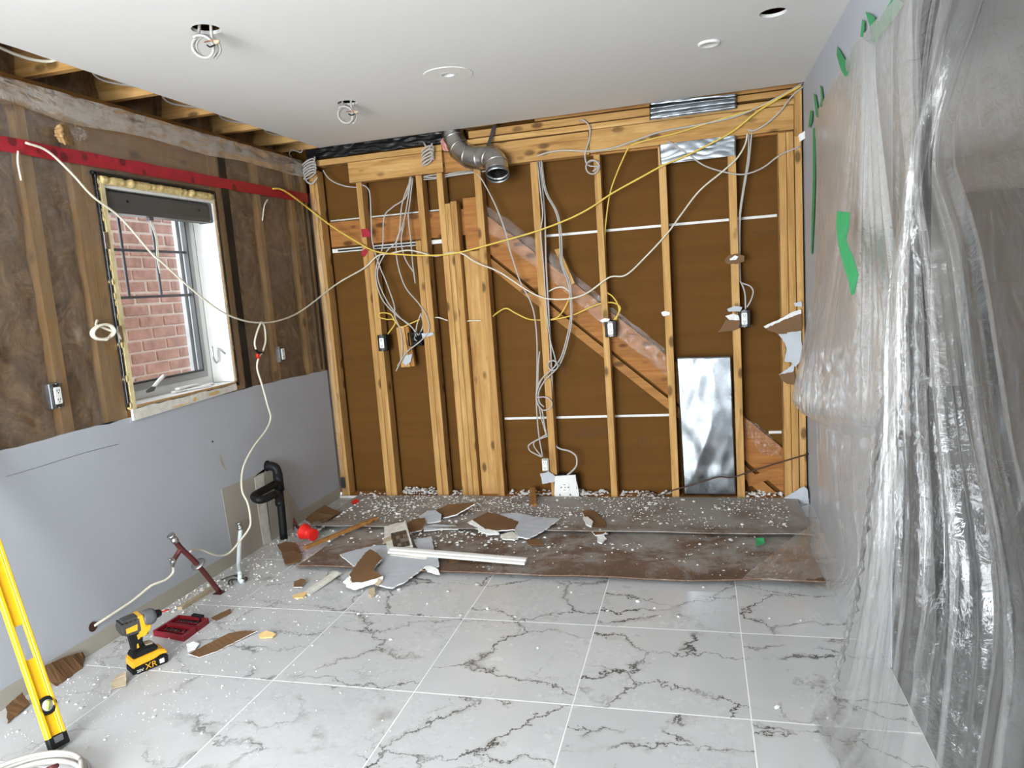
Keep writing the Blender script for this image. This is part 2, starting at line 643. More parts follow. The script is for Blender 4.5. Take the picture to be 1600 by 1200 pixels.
def smooth_path(P, n=6, closed=False):
    P = [np.array(p, float) for p in P]
    if len(P) < 3 and not closed:
        return P
    out = []
    N = len(P)
    rng = range(N if closed else N - 1)
    for i in rng:
        if closed:
            p0, p1, p2, p3 = P[i - 1], P[i], P[(i + 1) % N], P[(i + 2) % N]
        else:
            p1, p2 = P[i], P[i + 1]
            p0 = P[i - 1] if i else 2 * p1 - p2
            p3 = P[i + 2] if i + 2 < N else 2 * p2 - p1
        for k in range(n):
            t = k / n
            out.append(0.5 * ((2 * p1) + (-p0 + p2) * t + (2 * p0 - 5 * p1 + 4 * p2 - p3) * t * t + (-p0 + 3 * p1 - 3 * p2 + p3) * t ** 3))
    if not closed:
        out.append(P[-1])
    return out


def tube_geo(path, r, sides=7, V=None, Fc=None, cap=True):
    V = [] if V is None else V
    Fc = [] if Fc is None else Fc
    base = len(V)
    n = len(path)
    rr = r if hasattr(r, '__len__') else [r] * n
    T = [path[min(i + 1, n - 1)] - path[max(i - 1, 0)] for i in range(n)]
    T = [t / (np.linalg.norm(t) + 1e-12) for t in T]
    a = np.array((0, 0, 1.0)) if abs(T[0][2]) < 0.9 else np.array((1.0, 0, 0))
    nrm = np.cross(T[0], a)
    nrm /= np.linalg.norm(nrm)
    for i in range(n):
        nrm = nrm - T[i] * (nrm @ T[i])
        nrm /= (np.linalg.norm(nrm) + 1e-12)
        bn = np.cross(T[i], nrm)
        for k in range(sides):
            th = 2 * math.pi * k / sides
            V.append(path[i] + rr[i] * (math.cos(th) * nrm + math.sin(th) * bn))
    for i in range(n - 1):
        for k in range(sides):
            k2 = (k + 1) % sides
            Fc.append((base + i * sides + k, base + i * sides + k2, base + (i + 1) * sides + k2, base + (i + 1) * sides + k))
    if cap:
        Fc.append(tuple(base + k for k in range(sides))[::-1])
        Fc.append(tuple(base + (n - 1) * sides + k for k in range(sides)))
    return V, Fc


def tube(name, P, r, mat, parent=None, n=6, sides=7, smooth=True, straight=False):
    path = [np.array(p, float) for p in P] if straight else smooth_path(P, n)
    V, Fc = tube_geo(path, r, sides)
    return mk(name, V, Fc, mat, parent, smooth)


def hollow_tube(name, P, r_out, r_in, mat, parent=None, sides=20, n=6, straight=False):
    """Open pipe with a wall: outer skin, inner skin and rims."""
    path = [np.array(p, float) for p in P] if straight else smooth_path(P, n)
    V, Fc = tube_geo(path, r_out, sides, cap=False)
    b = len(V)
    V, F2 = tube_geo(path, r_in, sides, V, [], cap=False)
    Fc += [f[::-1] for f in F2]
    m = len(path) - 1
    for k in range(sides):
        k2 = (k + 1) % sides
        Fc.append((k2, k, b + k, b + k2))
        Fc.append((m * sides + k, m * sides + k2, b + m * sides + k2, b + m * sides + k))
    return mk(name, V, Fc, mat, parent, True)


def shard(name, pts, thick, mat, parent=None, edge='gypsum', down=(0, 0, -1), back=None, ragged=0.0):
    """Thin broken sheet: top outline in space, thickness along `down`."""
    bm = bmesh.new()
    d = Vector(down) * thick
    if ragged:                                  # broken outline
        rg, out = random.Random(len(name) + len(pts) + int(abs(pts[0][0]) * 1e4)), []
        for k in range(len(pts)):
            p, q = Vector(pts[k]), Vector(pts[(k + 1) % len(pts)])
            m = max(1, min(9, int((q - p).length / 0.012)))
            side = (q - p).normalized().cross(d.normalized()) if d.length else Vector((0, 0, 0))
            out.append(p)
            for j in range(1, m):
                out.append(p.lerp(q, (j + rg.uniform(-.3, .3)) / m) + side * rg.uniform(-ragged, ragged))
        pts = out
    top = [bm.verts.new(p) for p in pts]
    bot = [bm.verts.new(Vector(p) + d) for p in pts]
    n = len(pts)
    ft = bm.faces.new(top)
    fb = bm.faces.new(bot[::-1])
    fb.material_index = 2
    for k in range(n):
        k2 = (k + 1) % n
        f = bm.faces.new((top[k2], top[k], bot[k], bot[k2]))
        f.material_index = 1
    ids = [f.material_index for f in bm.faces]
    res = bmesh.ops.triangulate(bm, faces=[ft, fb])
    bmesh.ops.recalc_face_normals(bm, faces=bm.faces)
    bm.verts.index_update()
    V = [v.co[:] for v in bm.verts]
    Fc = [[v.index for v in f.verts] for f in bm.faces]
    fm = [f.material_index for f in bm.faces]
    bm.free()
    return mk(name, V, Fc, mat, parent, False, [mat, edge, back or mat], fm)


def lathe(name, prof, c, axis, mat, parent=None, sides=24, smooth=True):
    """Turned body: prof = [(radius, height along axis), ...]."""
    a = Vector(axis).normalized()
    u = a.orthogonal().normalized()
    v = a.cross(u)
    V, Fc = [], []
    for r, h in prof:
        for k in range(sides):
            th = 2 * math.pi * k / sides
            V.append(Vector(c) + a * h + (u * math.cos(th) + v * math.sin(th)) * r)
    for i in range(len(prof) - 1):
        for k in range(sides):
            k2 = (k + 1) % sides
            Fc.append((i * sides + k, i * sides + k2, (i + 1) * sides + k2, (i + 1) * sides + k))
    Fc.append(tuple(range(sides))[::-1])
    Fc.append(tuple((len(prof) - 1) * sides + k for k in range(sides)))
    return mk(name, [p[:] for p in V], Fc, mat, parent, smooth)


def grid_surface(name, ctrl, nu, nv, disp, mat, parent=None, thick=0.0):
    """Smooth sheet through a grid of control points, with a displacement function(s, t, p, normal)."""
    rows = []
    for r in ctrl:
        p = smooth_path(r, 12)
        p = np.array(p)
        s = np.linspace(0, len(p) - 1, nu)
        i = np.clip(s.astype(int), 0, len(p) - 2)
        f = (s - i)[:, None]
        rows.append(p[i] * (1 - f) + p[i + 1] * f)
    rows = np.array(rows)
    cols = []
    for k in range(nu):
        p = np.array(smooth_path(list(rows[:, k]), 12))
        s = np.linspace(0, len(p) - 1, nv)
        i = np.clip(s.astype(int), 0, len(p) - 2)
        f = (s - i)[:, None]
        cols.append(p[i] * (1 - f) + p[i + 1] * f)
    G = np.array(cols)            # nu, nv, 3
    du = np.gradient(G, axis=0)
    dv = np.gradient(G, axis=1)
    N = np.cross(du, dv)
    N /= (np.linalg.norm(N, axis=2, keepdims=True) + 1e-9)
    V = []
    for a in range(nu):
        for b in range(nv):
            V.append(disp(a / (nu - 1), b / (nv - 1), G[a, b], N[a, b]))
    Fc = [(a * nv + b, (a + 1) * nv + b, (a + 1) * nv + b + 1, a * nv + b + 1) for a in range(nu - 1) for b in range(nv - 1)]
    return mk(name, V, Fc, mat, parent, True)


def nz(x, y, z=0.0):
    return noise.noise(Vector((x, y, z)))


def dup(root, shift, rot=None):
    """Copy of a thing with copies of its parts and sub-parts."""
    c = root.copy()
    col.objects.link(c)
    c.parent = None
    c.location = root.location + Vector(shift)
    WL[c.name] = Vector(c.location)
    if rot is not None:
        c.rotation_euler = rot
    for ch in root.children:
        k = ch.copy()
        col.objects.link(k)
        k.parent = c
        for g in ch.children:
            d = g.copy()
            col.objects.link(d)
            d.parent = k
    return c


def text_mesh(name, body, size, loc, xdir, up, mat, parent, depth=0.0004):
    cu = bpy.data.curves.new(name + '_curve', 'FONT')
    cu.body = body
    cu.size = size
    cu.align_x = 'CENTER'
    cu.align_y = 'CENTER'
    cu.extrude = depth
    tmp = bpy.data.objects.new(name + '_tmp', cu)
    col.objects.link(tmp)
    dg = bpy.context.evaluated_depsgraph_get()
    me0 = tmp.evaluated_get(dg).to_mesh()
    x = Vector(xdir).normalized()
    y = Vector(up).normalized()
    z = x.cross(y)
    V = [(Vector(loc) + x * v.co.x + y * v.co.y + z * v.co.z)[:] for v in me0.vertices]
    Fc = [list(p.vertices) for p in me0.polygons]
    tmp.evaluated_get(dg).to_mesh_clear()
    bpy.data.objects.remove(tmp)
    bpy.data.curves.remove(cu)
    return mk(name, V, Fc, mat, parent)

# ================================================================== THE SETTING
# ---------------- floor: grout bed with the big marble tiles laid on it
floor = box('floor', -0.02, W, YF, 0.13, -0.10, -0.0008, 'grout', bev=0)
tag(floor, kind='structure')
TX, TY, TS, TT, GAP = 0.9329, -2.3115, 0.5808, 0.5752, 0.0019
tile_mesh = None
for i in range(-2, 5):
    for j in range(-7, 5):
        x0, x1 = max(TX + TS * i + GAP, 0.004), min(TX + TS * (i + 1) - GAP, W - 0.002)
        y0, y1 = max(TY + TT * j + GAP, YF + 0.004), min(TY + TT * (j + 1) - GAP, -0.018)
        if x1 - x0 < 0.03 or y1 - y0 < 0.03:
            continue
        box('tile', x0, x1, y0, y1, -0.009, 0.0, 'marble_tile', floor, bev=0.0012)

# ---------------- ceiling: painted board, its strip along the left wall cut away
def ceiling_board():
    out = [(0.0, YF), (W, YF), (W, -0.045)]
    for k in range(1, 40):                      # ragged rear edge
        x = W - (W - 0.125) * k / 40
        out.append((x, -0.04 + 0.03 * (1 - x / W) + random.uniform(-0.004, 0.004)))
    out += [(0.118, 0.0)]
    for k in range(1, 40):
        y = 0.0 - 2.30 * k / 40
        out.append((0.122 + random.uniform(-0.0025, 0.0025), y))
    out += [(0.12, -2.31), (0.0, -2.34)]
    holes = [(*(0.842,-2.102,2.44)[:2], 0.052), (*(0.809,-0.931,2.44)[:2], 0.052), (*(1.447,-1.14,2.44)[:2], 0.044), (*(2.887,-1.295,2.44)[:2], 0.053)]
    bm = bmesh.new()
    loops = []
    vs = [bm.verts.new((x, y, H)) for x, y in out]
    es = [bm.edges.new((vs[k], vs[(k + 1) % len(vs)])) for k in range(len(vs))]
    for cx, cy, r in holes:
        hv = [bm.verts.new((cx + r * math.cos(a), cy + r * math.sin(a), H)) for a in [2 * math.pi * q / 28 for q in range(28)]]
        es += [bm.edges.new((hv[k], hv[(k + 1) % 28])) for k in range(28)]
    bmesh.ops.triangle_fill(bm, edges=es, use_beauty=True)
    # drop any triangle that filled a hole
    for f in list(bm.faces):
        c = f.calc_center_median()
        if any((c.x - cx) ** 2 + (c.y - cy) ** 2 < (r * 0.97) ** 2 for cx, cy, r in holes):
            bm.faces.remove(f)
    r = bmesh.ops.extrude_face_region(bm, geom=bm.faces[:])
    for v in [g for g in r['geom'] if isinstance(g, bmesh.types.BMVert)]:
        v.co.z += 0.013
    return bm, holes


cbm, CHOLES = ceiling_board()
ceiling = tag(mk_bm('ceiling', cbm, 'ceiling_paint'), kind='structure')
for y in (-2.385, -1.942, -1.498, -1.062, -0.645, -0.215, 0.045):
    box('joist', -0.262, 1.35, y, y + 0.038, 2.4535, 2.69, 'stud_x', ceiling)
for y in (-3.2, -4.2, -5.2):
    box('joist', -0.20, W, y, y + 0.038, 2.4535, 2.69, 'stud_x', ceiling)
box('subfloor_deck', -0.36, W + 0.115, YF - 0.12, 0.30, 2.691, 2.71, 'old_y', ceiling, bev=0)
box('rim_joist', -0.36, -0.32, YF - 0.12, 0.30, 2.44, 2.69, 'old_y', ceiling)
box('rim_joist', W + 0.075, W + 0.115, YF - 0.12, 0.30, 2.44, 2.69, 'old_y', ceiling)
box('rim_joist', -0.32, W + 0.075, YF - 0.12, YF - 0.08, 2.44, 2.69, 'old_x', ceiling)
box('rim_joist', -0.32, W + 0.075, 0.26, 0.30, 2.40, 2.69, 'old_x', ceiling)
box('plenum_strip', -0.36, -0.155, YF - 0.12, 0.30, 2.425, 2.439, 'old_y', ceiling, bev=0)
bays = [(-2.90, -2.39), (-2.34, -1.945), (-1.90, -1.50), (-1.455, -1.065), (-1.02, -0.65), (-0.60, -0.22), (-0.17, 0.04)]
for a, b in bays:            # bagged insulation pushed against the rim joist in each joist bay
    G = [[(-0.235, a + (b - a) * s, 2.352 + 0.335 * t) for s in (0, .33, .66, 1)] for t in (0, .33, .66, 1)]
    rgb = random.random() * 40
    grid_surface('rim_insulation', G, 24, 16,
                 lambda s, t, p, n, q=rgb: p + np.array((0.035 * nz(s * 2.2 + q, t * 2, 1) + 0.012 * nz(s * 9 + q, t * 7, 2) + 0.03 * math.sin(math.pi * s) - .025, 0, 0)),
                 'brown_wool', ceiling)
    grid_surface('rim_film', G, 30, 18,
                 lambda s, t, p, n, q=rgb: p + np.array((0.035 * nz(s * 2.2 + q, t * 2, 1) + 0.03 * math.sin(math.pi * s) + 0.012 * nz(s * 6 + q, t * 9, 5) + .004, 0, 0)),
                 'vapour_film', ceiling)

# ---------------- left wall
dry = [(-2.9, 0.0), (-0.004, 0.0), (-0.004, 0.932)]
for k in range(1, 46):
    y = -0.004 - 2.896 * k / 46
    z = 0.932 + 0.018 * min(1, -y / 1.0)
    dry.append((y, z + random.uniform(-0.004, 0.004)))
dry.append((-2.9, 0.951))
wall_left = shard('wall_left', [(0.0, y, z) for y, z in dry], 0.0127, 'grey_paint', None, 'gypsum', (-1, 0, 0), 'kraft')
tag(wall_left, kind='structure')
box('drywall_panel', -0.0127, 0.0, YF, -2.901, 0, H, 'grey_paint', wall_left, bev=0)
box('sheathing', -0.168, -0.155, -3.0, 0.13, 0.0, 1.0, 'old_z', wall_left, bev=0)
box('sheathing', -0.168, -0.155, -3.0, -1.80, 1.0, 2.43, 'old_z', wall_left, bev=0)
box('sheathing', -0.168, -0.155, -1.045, 0.13, 1.0, 2.43, 'old_z', wall_left, bev=0)
box('sheathing', -0.168, -0.155, -1.80, -1.045, 2.0, 2.43, 'old_z', wall_left, bev=0)
LST = [(-2.60, -2.562), (-2.180, -2.125), (-1.945, -1.89), (-1.888, -1.835), (-1.03, -0.985), (-0.983, -0.93), (-0.600, -0.557), (-0.215, -0.168), (-0.045, -0.006)]
for a, b in LST:
    box('stud', -0.150, -0.0135, a, b, 0.04, 2.270, 'stud_z', wall_left)
for z0, z1 in ((2.271, 2.308), (2.310, 2.352)):
    box('top_plate', -0.150, -0.012, -2.9, 0.13, z0, z1, 'old_y', wall_left)
box('window_header', -0.150, -0.0140, -1.834, -1.031, 2.075, 2.269, 'old_y', wall_left)
box('rough_sill', -0.150, -0.0140, -1.834, -1.031, 0.93, 0.985, 'old_y', wall_left)
for a, b in [(-2.56, -2.183), (-2.12, -1.948), (-0.925, -0.603), (-0.554, -0.218), (-0.165, -0.048)]:
    q = random.random() * 60
    G = [[(-0.03, a + (b - a) * s, 0.92 + 1.35 * t) for s in (0, .25, .5, .75, 1)] for t in (0, .2, .4, .6, .8, 1)]
    grid_surface('insulation_batt', G, 22, 70,
                 lambda s, t, p, n, q=q: p + np.array((0.013 * nz(s * 3 + q, t * 8) + 0.006 * nz(s * 11 + q, t * 30, 4) - 0.02 * (2 * abs(s - .5)) ** 4, 0, 0)),
                 'brown_wool', wall_left)


def vapour():
    V, Fc, ny, nzv = [], [], 170, 96
    for a in range(ny + 1):
        for b in range(nzv + 1):
            y = -2.9 + 2.895 * a / ny
            z = 0.935 + 1.42 * b / nzv
            x = -0.0045 + 0.0035 * nz(y * 7, z * 2.5, 3) + 0.0022 * nz(y * 22, z * 9, 8)
            if z > 2.26:                               # loose band over the plates
                x += 0.012 * max(0, nz(y * 3, z * 6, 1) + .45)
            V.append((x, y, z))
    for a in range(ny):
        for b in range(nzv):
            y = -2.9 + 2.895 * (a + .5) / ny
            z = 0.935 + 1.42 * (b + .5) / nzv
            if -1.85 < y < -1.03 and z < 2.05:
                continue
            Fc.append((a * (nzv + 1) + b, (a + 1) * (nzv + 1) + b, (a + 1) * (nzv + 1) + b + 1, a * (nzv + 1) + b + 1))
    return mk('vapour_barrier', V, Fc, 'vapour_film', wall_left, True)


vapour()
# crumpled band of film folded over the plates
G = [[(0.004, -2.9 + 2.85 * s, z) for s in np.linspace(0, 1, 12)] for z in (2.362, 2.335, 2.30, 2.255)]
grid_surface('film_band', G, 150, 14,
             lambda s, t, p, n: p + np.array((0.010 * nz(s * 26, t * 2, 2) + 0.006 * nz(s * 60, t * 5, 6) + 0.006, 0, 0.030 * nz(s * 7, 0, 9) * t)),
             'vapour_film', wall_left)
# sheathing tape, caulk line, dark membrane strip
tp = [((0.002, -2.9 + 2.885 * k / 60, 2.073 + 0.015 * k / 60 + .004 * nz(k * .3, 2)), (0.002, -2.9 + 2.885 * k / 60, 2.130 + 0.018 * k / 60 + .004 * nz(k * .3, 7))) for k in range(61)]
mk('seam_tape', [p for q in tp for p in q], [(2 * k, 2 * k + 2, 2 * k + 3, 2 * k + 1) for k in range(60)], 'tape_red', wall_left)
mk('membrane_strip', [(-0.0005, -0.945 + .01 * nz(k, 3), 0.945 + 1.34 * k / 30) for k in range(31)] + [(-0.0005, -0.885 + .012 * nz(k, 8), 0.945 + 1.34 * k / 30) for k in range(31)],
   [(k, 31 + k, 32 + k, k + 1) for k in range(30)], 'black_film', wall_left)
mk('membrane_strip', [(-0.0005, -0.085 + .01 * nz(k, 3), 0.945 + 1.2 * k / 30) for k in range(31)] + [(-0.0005, -0.055 + .012 * nz(k, 8), 0.945 + 1.2 * k / 30) for k in range(31)],
   [(k, 31 + k, 32 + k, k + 1) for k in range(30)], 'black_film', wall_left)
tube('caulk_line', [(0.004, -1.835 + .006 * nz(k, 1), 1.0 + 1.05 * k / 24) for k in range(25)] + [(0.004, -1.855 + 0.83 * k / 14, 2.052 + .005 * nz(k, 5)) for k in range(15)]
     + [(0.004, -1.022 + .004 * nz(k, 9), 2.03 - 1.05 * k / 20) for k in range(21)], 0.008, 'black_film', wall_left, n=2, sides=6)
# bare baseboard line and the unpainted patch around the pipes
box('bare_strip', 0.0, 0.0018, -2.9, -0.005, 0.0, 0.075, 'bare_wall', wall_left, bev=0)
shard('bare_patch', [(0.002,-1.274,0.443), (0.002,-0.971,0.43), (0.002,-0.867,0.429), (0.002,-0.824,0.477), (0.002,-0.765,0.462), (0.002,-0.675,0.281), (0.002,-0.56,0.105), (0.002,-0.526,-0.032), (0.002,-0.751,-0.019), (0.002,-1.249,0.007)],
      0.002, 'bare_wall', wall_left, 'bare_wall', (-1, 0, 0))
shard('paint_edge', [(0.004,-0.975,0.42), (0.004,-0.884,0.426), (0.004,-0.893,0.186), (0.004,-0.89,-0), (0.004,-0.969,0.005), (0.004,-0.979,0.214)], 0.0015, 'aged_white', wall_left, 'aged_white', (-1, 0, 0))
lathe('pipe_hole', [(0.033, 0), (0.033, 0.003)], (0.003,-0.842,0.458), (1, 0, 0), 'black_plastic', wall_left, sides=14)
lathe('cable_hole', [(0.022, 0), (0.022, 0.003)], (0.001,-2.203,0.112), (1, 0, 0), 'cable_brown', wall_left, sides=9, smooth=False)
lathe('nail_hole', [(0.005, 0), (0.005, 0.002)], (0,-1.294,0.713), (1, 0, 0), 'black_plastic', wall_left, sides=8)
tube('scratch', [(0.001,-2.47,0.849), (0.001,-2.303,0.85), (0.001,-2.116,0.853), (0.001,-1.923,0.847)], 0.0007, 'grey_plastic', wall_left, n=2, sides=4)
shard('scuff', [(0.001,-1.251,0.639), (0.001,-1.235,0.606), (0.001,-1.213,0.52), (0.001,-1.255,0.589)], 0.0008, 'bare_wall', wall_left, 'bare_wall', (-1, 0, 0))
# film folded round the corner stud
G = [[(0.004, -0.006, z), (0.022, -0.012, z), (0.045, -0.013, z), (0.060, -0.006, z)] for z in (2.15, 1.8, 1.4, 1.0, 0.6, 0.25, 0.03)]
grid_surface('film_flap', G, 14, 90, lambda s, t, p, n: p + np.array((0.006 * nz(t * 14, s * 2, 3), -abs(0.008 * nz(t * 22, s * 3, 5)), 0)), 'clear_film', wall_left)
shard('printed_mark', [(0.025, -0.0245, 0.075), (0.055, -0.0245, 0.075), (0.055, -0.0245, 0.155), (0.025, -0.0245, 0.155)], 0.001, 'label_ink', wall_left, 'label_ink', (0, 1, 0))

# ---------------- window in the left wall
WY0, WY1, WZ0, WZ1 = -1.795, -1.052, 1.005, 1.992


def ring(name, x0, x1, y0, y1, z0, z1, w, mat, parent=None):
    bm = bmesh.new()
    bm_box(bm, x0, x1, y0, y1, z0, z0 + w)
    bm_box(bm, x0, x1, y0, y1, z1 - w, z1)
    bm_box(bm, x0, x1, y0, y0 + w, z0 + w, z1 - w)
    bm_box(bm, x0, x1, y1 - w, y1, z0 + w, z1 - w)
    return mk_bm(name, bm, mat, parent)


window = tag(ring('window_1', -0.175, -0.135, WY0, WY1, WZ0, WZ1, 0.045, 'white_trim'), kind='structure')
ring('sash', -0.165, -0.128, WY0 + 0.043, WY1 - 0.043, WZ0 + 0.043, WZ1 - 0.043, 0.034, 'sash_grey', window)
ring('sash_lining', -0.150, -0.124, WY0 + 0.076, WY1 - 0.076, WZ0 + 0.076, WZ1 - 0.076, 0.010, 'charcoal', window)
mk('pane', [(-0.145, WY0 + .05, WZ0 + .05), (-0.145, WY1 - .05, WZ0 + .05), (-0.145, WY1 - .05, WZ1 - .05), (-0.145, WY0 + .05, WZ1 - .05)], [(0, 1, 2, 3)], 'glass', window)
for y in (-1.575, -1.355):
    box('muntin', -0.150, -0.141, y - 0.007, y + 0.007, 1.505, WZ1 - 0.08, 'grey_plastic', window)
for z in (1.735, 1.505):
    box('muntin', -0.152, -0.139, WY0 + 0.08, WY1 - 0.08, z - 0.007, z + 0.007, 'grey_plastic', window)
box('outer_trim', -0.205, -0.180, WY1 - 0.085, WY1 - 0.045, WZ0 + 0.05, WZ1 - 0.05, 'concrete', window)
box('jamb', -0.134, 0.004, WY1 + 0.001, WY1 + 0.014, WZ0, WZ1, 'white_trim', window)
box('jamb', -0.134, 0.004, WY0 - 0.014, WY0 - 0.001, WZ0, WZ1, 'white_trim', window)
box('jamb', -0.134, 0.004, WY0 - 0.014, WY1 + 0.014, WZ1 + 0.001, WZ1 + 0.014, 'white_trim', window)
box('sill', -0.134, 0.006, WY0 - 0.002, WY1 + 0.002, WZ0 - 0.016, WZ0 - 0.001, 'white_trim', window)
box('jamb_edge', -0.010, 0.012, WY0 - 0.030, WY0 - 0.002, WZ0 - 0.02, WZ1 + 0.03, 'cream_wood', window)
box('jamb_edge', -0.010, 0.010, WY0 - 0.030, WY1 + 0.02, WZ1 + 0.014, WZ1 + 0.026, 'cream_wood', window)
tube('foam_bead', [(0.002, WY0 - 0.034 + .004 * nz(k, 2), 0.99 + 1.05 * k / 30) for k in range(31)], [0.010 + 0.006 * nz(k * .37, 5) for k in range(31 * 3 - 2)], 'foam', window, n=3, sides=6)
tube('foam_bead', [(0.006, WY0 - 0.02 + 0.77 * k / 24, WZ1 + 0.034 + .006 * nz(k, 9)) for k in range(25)], [0.018 + 0.010 * nz(k * .33, 4) for k in range(25 * 3 - 2)], 'foam', window, n=3, sides=6)
tube('foam_bead', [(0.003, WY1 + 0.018 + .002 * nz(k, 4), 1.0 + 1.03 * k / 24) for k in range(25)], [0.006 + 0.004 * nz(k * .39, 3) for k in range(25 * 3 - 2)], 'amber_wool', window, n=3, sides=6)
ap = [(WY0 - 0.03, 0.935), (WY1 + 0.005, 0.957), (WY1 + 0.004, 0.992)]
for k in range(1, 22):
    ap.append((WY1 - (WY1 - WY0) * k / 22, 0.990 + random.uniform(-0.004, 0.003)))
ap.append((WY0 - 0.03, 0.985))
shard('apron', [(0.013, y, z) for y, z in ap], 0.012, 'aged_white', window, 'gypsum', (-1, 0, 0))
box('sill_edge', 0.006, 0.014, WY0 - 0.002, WY1 + 0.004, 0.992, 1.003, 'amber_wool', window)
for y0, y1, z0, z1 in ((-1.30, -1.20, .962, .980), (-1.42, -1.385, .955, .975), (-1.58, -1.44, .950, .956)):
    shard('scraped_spot', [(0.0145, y0, z0), ((0.0145), (y0 + y1) / 2, z0 - .004), (0.0145, y1, z0 + .004), (0.0145, y1 - .01, z1), (0.0145, y0 + .012, z1 - .003)], 0.001, 'chip_wood', window, 'chip_wood', (-1, 0, 0))
for z in (1.30, 1.72):
    box('anchor_clip', 0.010, 0.014, WY0 - 0.050, WY0 - 0.022, z, z + 0.075, 'chrome', window)
tube('crank_handle', [(-0.06,-1.122,1.215), (-0.06,-1.119,1.147), (-0.06,-1.09,1.122), (-0.055,-1.082,1.197), (-0.03,-1.055,1.164)], 0.005, 'chrome', window, n=4, sides=6)

# neighbour's brick wall across the alley, seen through the window
XB = -1.02
brick_wall = tag(box('wall_neighbour', XB - 0.12, XB - 0.006, -1.45, 1.35, 0.2, 3.4, 'mortar', bev=0), kind='structure')
brick_me = None
CH = 0.0785
for r in range(0, 22):
    z = 0.78 + CH * r
    off = 0.113 * (r % 2)
    for c in range(-4, 5):
        y = -0.22 + 0.226 * c + off + random.uniform(-0.004, 0.004)
        if brick_me is None:
            b0 = box('brick', XB - 0.05, XB, y, y + 0.213, z, z + 0.066, 'brick_clay', brick_wall, bev=0.006)
            brick_me = b0.data
        else:
            b1 = bpy.data.objects.new('brick', brick_me)
            link(b1, brick_wall, Vector((XB - 0.025 + random.uniform(-0.003, 0.003), y + 0.1065, z)))
tag(box('alley_ground', -1.6, -0.18, -3.5, 3.0, -0.40, -0.30, 'concrete', bev=0), kind='structure')

# ---------------- back wall: studs in front of the brown paper back of the next room's board
BY = 0.128
wall_back = tag(box('wall_back', -0.17, W + 0.115, BY, BY + 0.013, 0.0, 0.520, 'backing_paper', bev=0), kind='structure')
box('backing_board', -0.17, W + 0.115, BY, BY + 0.013, 0.538, 1.725, 'backing_paper', wall_back, bev=0)
box('backing_board', -0.17, W + 0.115, BY, BY + 0.013, 1.743, 2.60, 'backing_paper', wall_back, bev=0)
for z in (0.520, 1.725):
    box('joint_filler', -0.17, W + 0.115, BY + 0.001, BY + 0.013, z, z + 0.018, 'backing_paper', wall_back, bev=0)
box('joint_strip', 1.24, 2.36, BY - 0.004, BY + 0.0005, 0.521, 0.537, 'white_trim', wall_back, bev=0.001)
box('joint_strip', 1.55, 3.03, BY - 0.004, BY + 0.0005, 1.726, 1.742, 'white_trim', wall_back, bev=0.001)
box('joint_strip', 2.955, 3.031, BY - 0.004, BY - 0.0005, 0.395, 0.412, 'white_trim', wall_back, bev=0.001)
box('sole_plate', 0.0, W, -0.004, BY, -0.004, 0.016, 'old_x', wall_back)
box('shoe_strip', 0.0, W, -0.018, -0.006, 0.0, 0.016, 'white_trim', wall_back)
SZ0, SZ1 = 0.016, 2.188
STUDS = [(0.012, 0.050, 0, 2.31), (0.052, 0.075, 0, 2.30),
         (0.360, 0.399, 0, SZ1), (0.401, 0.445, 0, 1.735),
         (0.790, 0.832, 0, SZ1), (0.750, 0.788, 0, 1.77),
         (0.935, 0.975, 0, SZ1), (0.977, 1.013, 0, 1.99), (1.015, 1.056, 0, 2.00),
         (1.190, 1.236, 0, SZ1),
         (1.563, 1.608, 0, SZ1), (1.962, 2.002, 0, SZ1), (2.352, 2.396, 0, SZ1), (2.752, 2.797, 0, SZ1),
         (3.032, 3.073, 0, SZ1), (3.076, 3.115, 0, SZ1), (3.120, 3.158, 0, 2.40)]
for x0, x1, y0, z1 in STUDS:
    box('stud', x0, x1, y0, 0.089, SZ0, z1, 'stud_z', wall_back)
box('wide_stud', 1.062, 1.186, 0.048, 0.088, SZ0, 1.675, 'stud_z', wall_back)
box('wide_stud', 1.085, 1.186, 0.052, 0.088, 1.68, 2.02, 'redwood', wall_back)
# horizontal lumber
box('header', 0.315, 0.985, -0.002, 0.036, 2.190, 2.322, 'stud_x', wall_back)
box('header', 1.16, 1.940, -0.002, 0.036, 2.192, 2.330, 'stud_x', wall_back)
box('header', 1.943, 3.118, -0.002, 0.036, 2.200, 2.336, 'stud_x', wall_back)
box('header', 0.315, 3.118, 0.038, 0.075, 2.190, 2.325, 'old_x', wall_back)
box('top_plate', 0.08, 0.985, 0.006, 0.095, 2.326, 2.364, 'stud_x', wall_back)
box('top_plate', 1.16, 3.158, 0.006, 0.095, 2.340, 2.374, 'stud_x', wall_back)
box('top_plate', 1.17, 2.33, 0.014, 0.095, 2.382, 2.425, 'stud_x', wall_back)
box('top_plate', 2.78, 3.158, 0.014, 0.095, 2.392, 2.425, 'stud_x', wall_back)
box('top_plate', 1.60, 3.165, 0.05, 0.125, 2.44, 2.50, 'old_x', wall_back)
box('corner_block', 3.121, 3.160, -0.020, -0.001, 2.16, 2.41, 'stud_z', wall_back)
# black film along the top left
G = [[(0.0 + 1.0 * s, 0.02, 2.375 + .07 * t) for s in np.linspace(0, 1, 8)] for t in (0, .33, .66, 1)]
grid_surface('black_barrier', G, 60, 10, lambda s, t, p, n: p + np.array((0, 0.012 * nz(s * 14, t * 4), 0.012 * nz(s * 9, 2) * (1 - t))), 'black_film', wall_back)
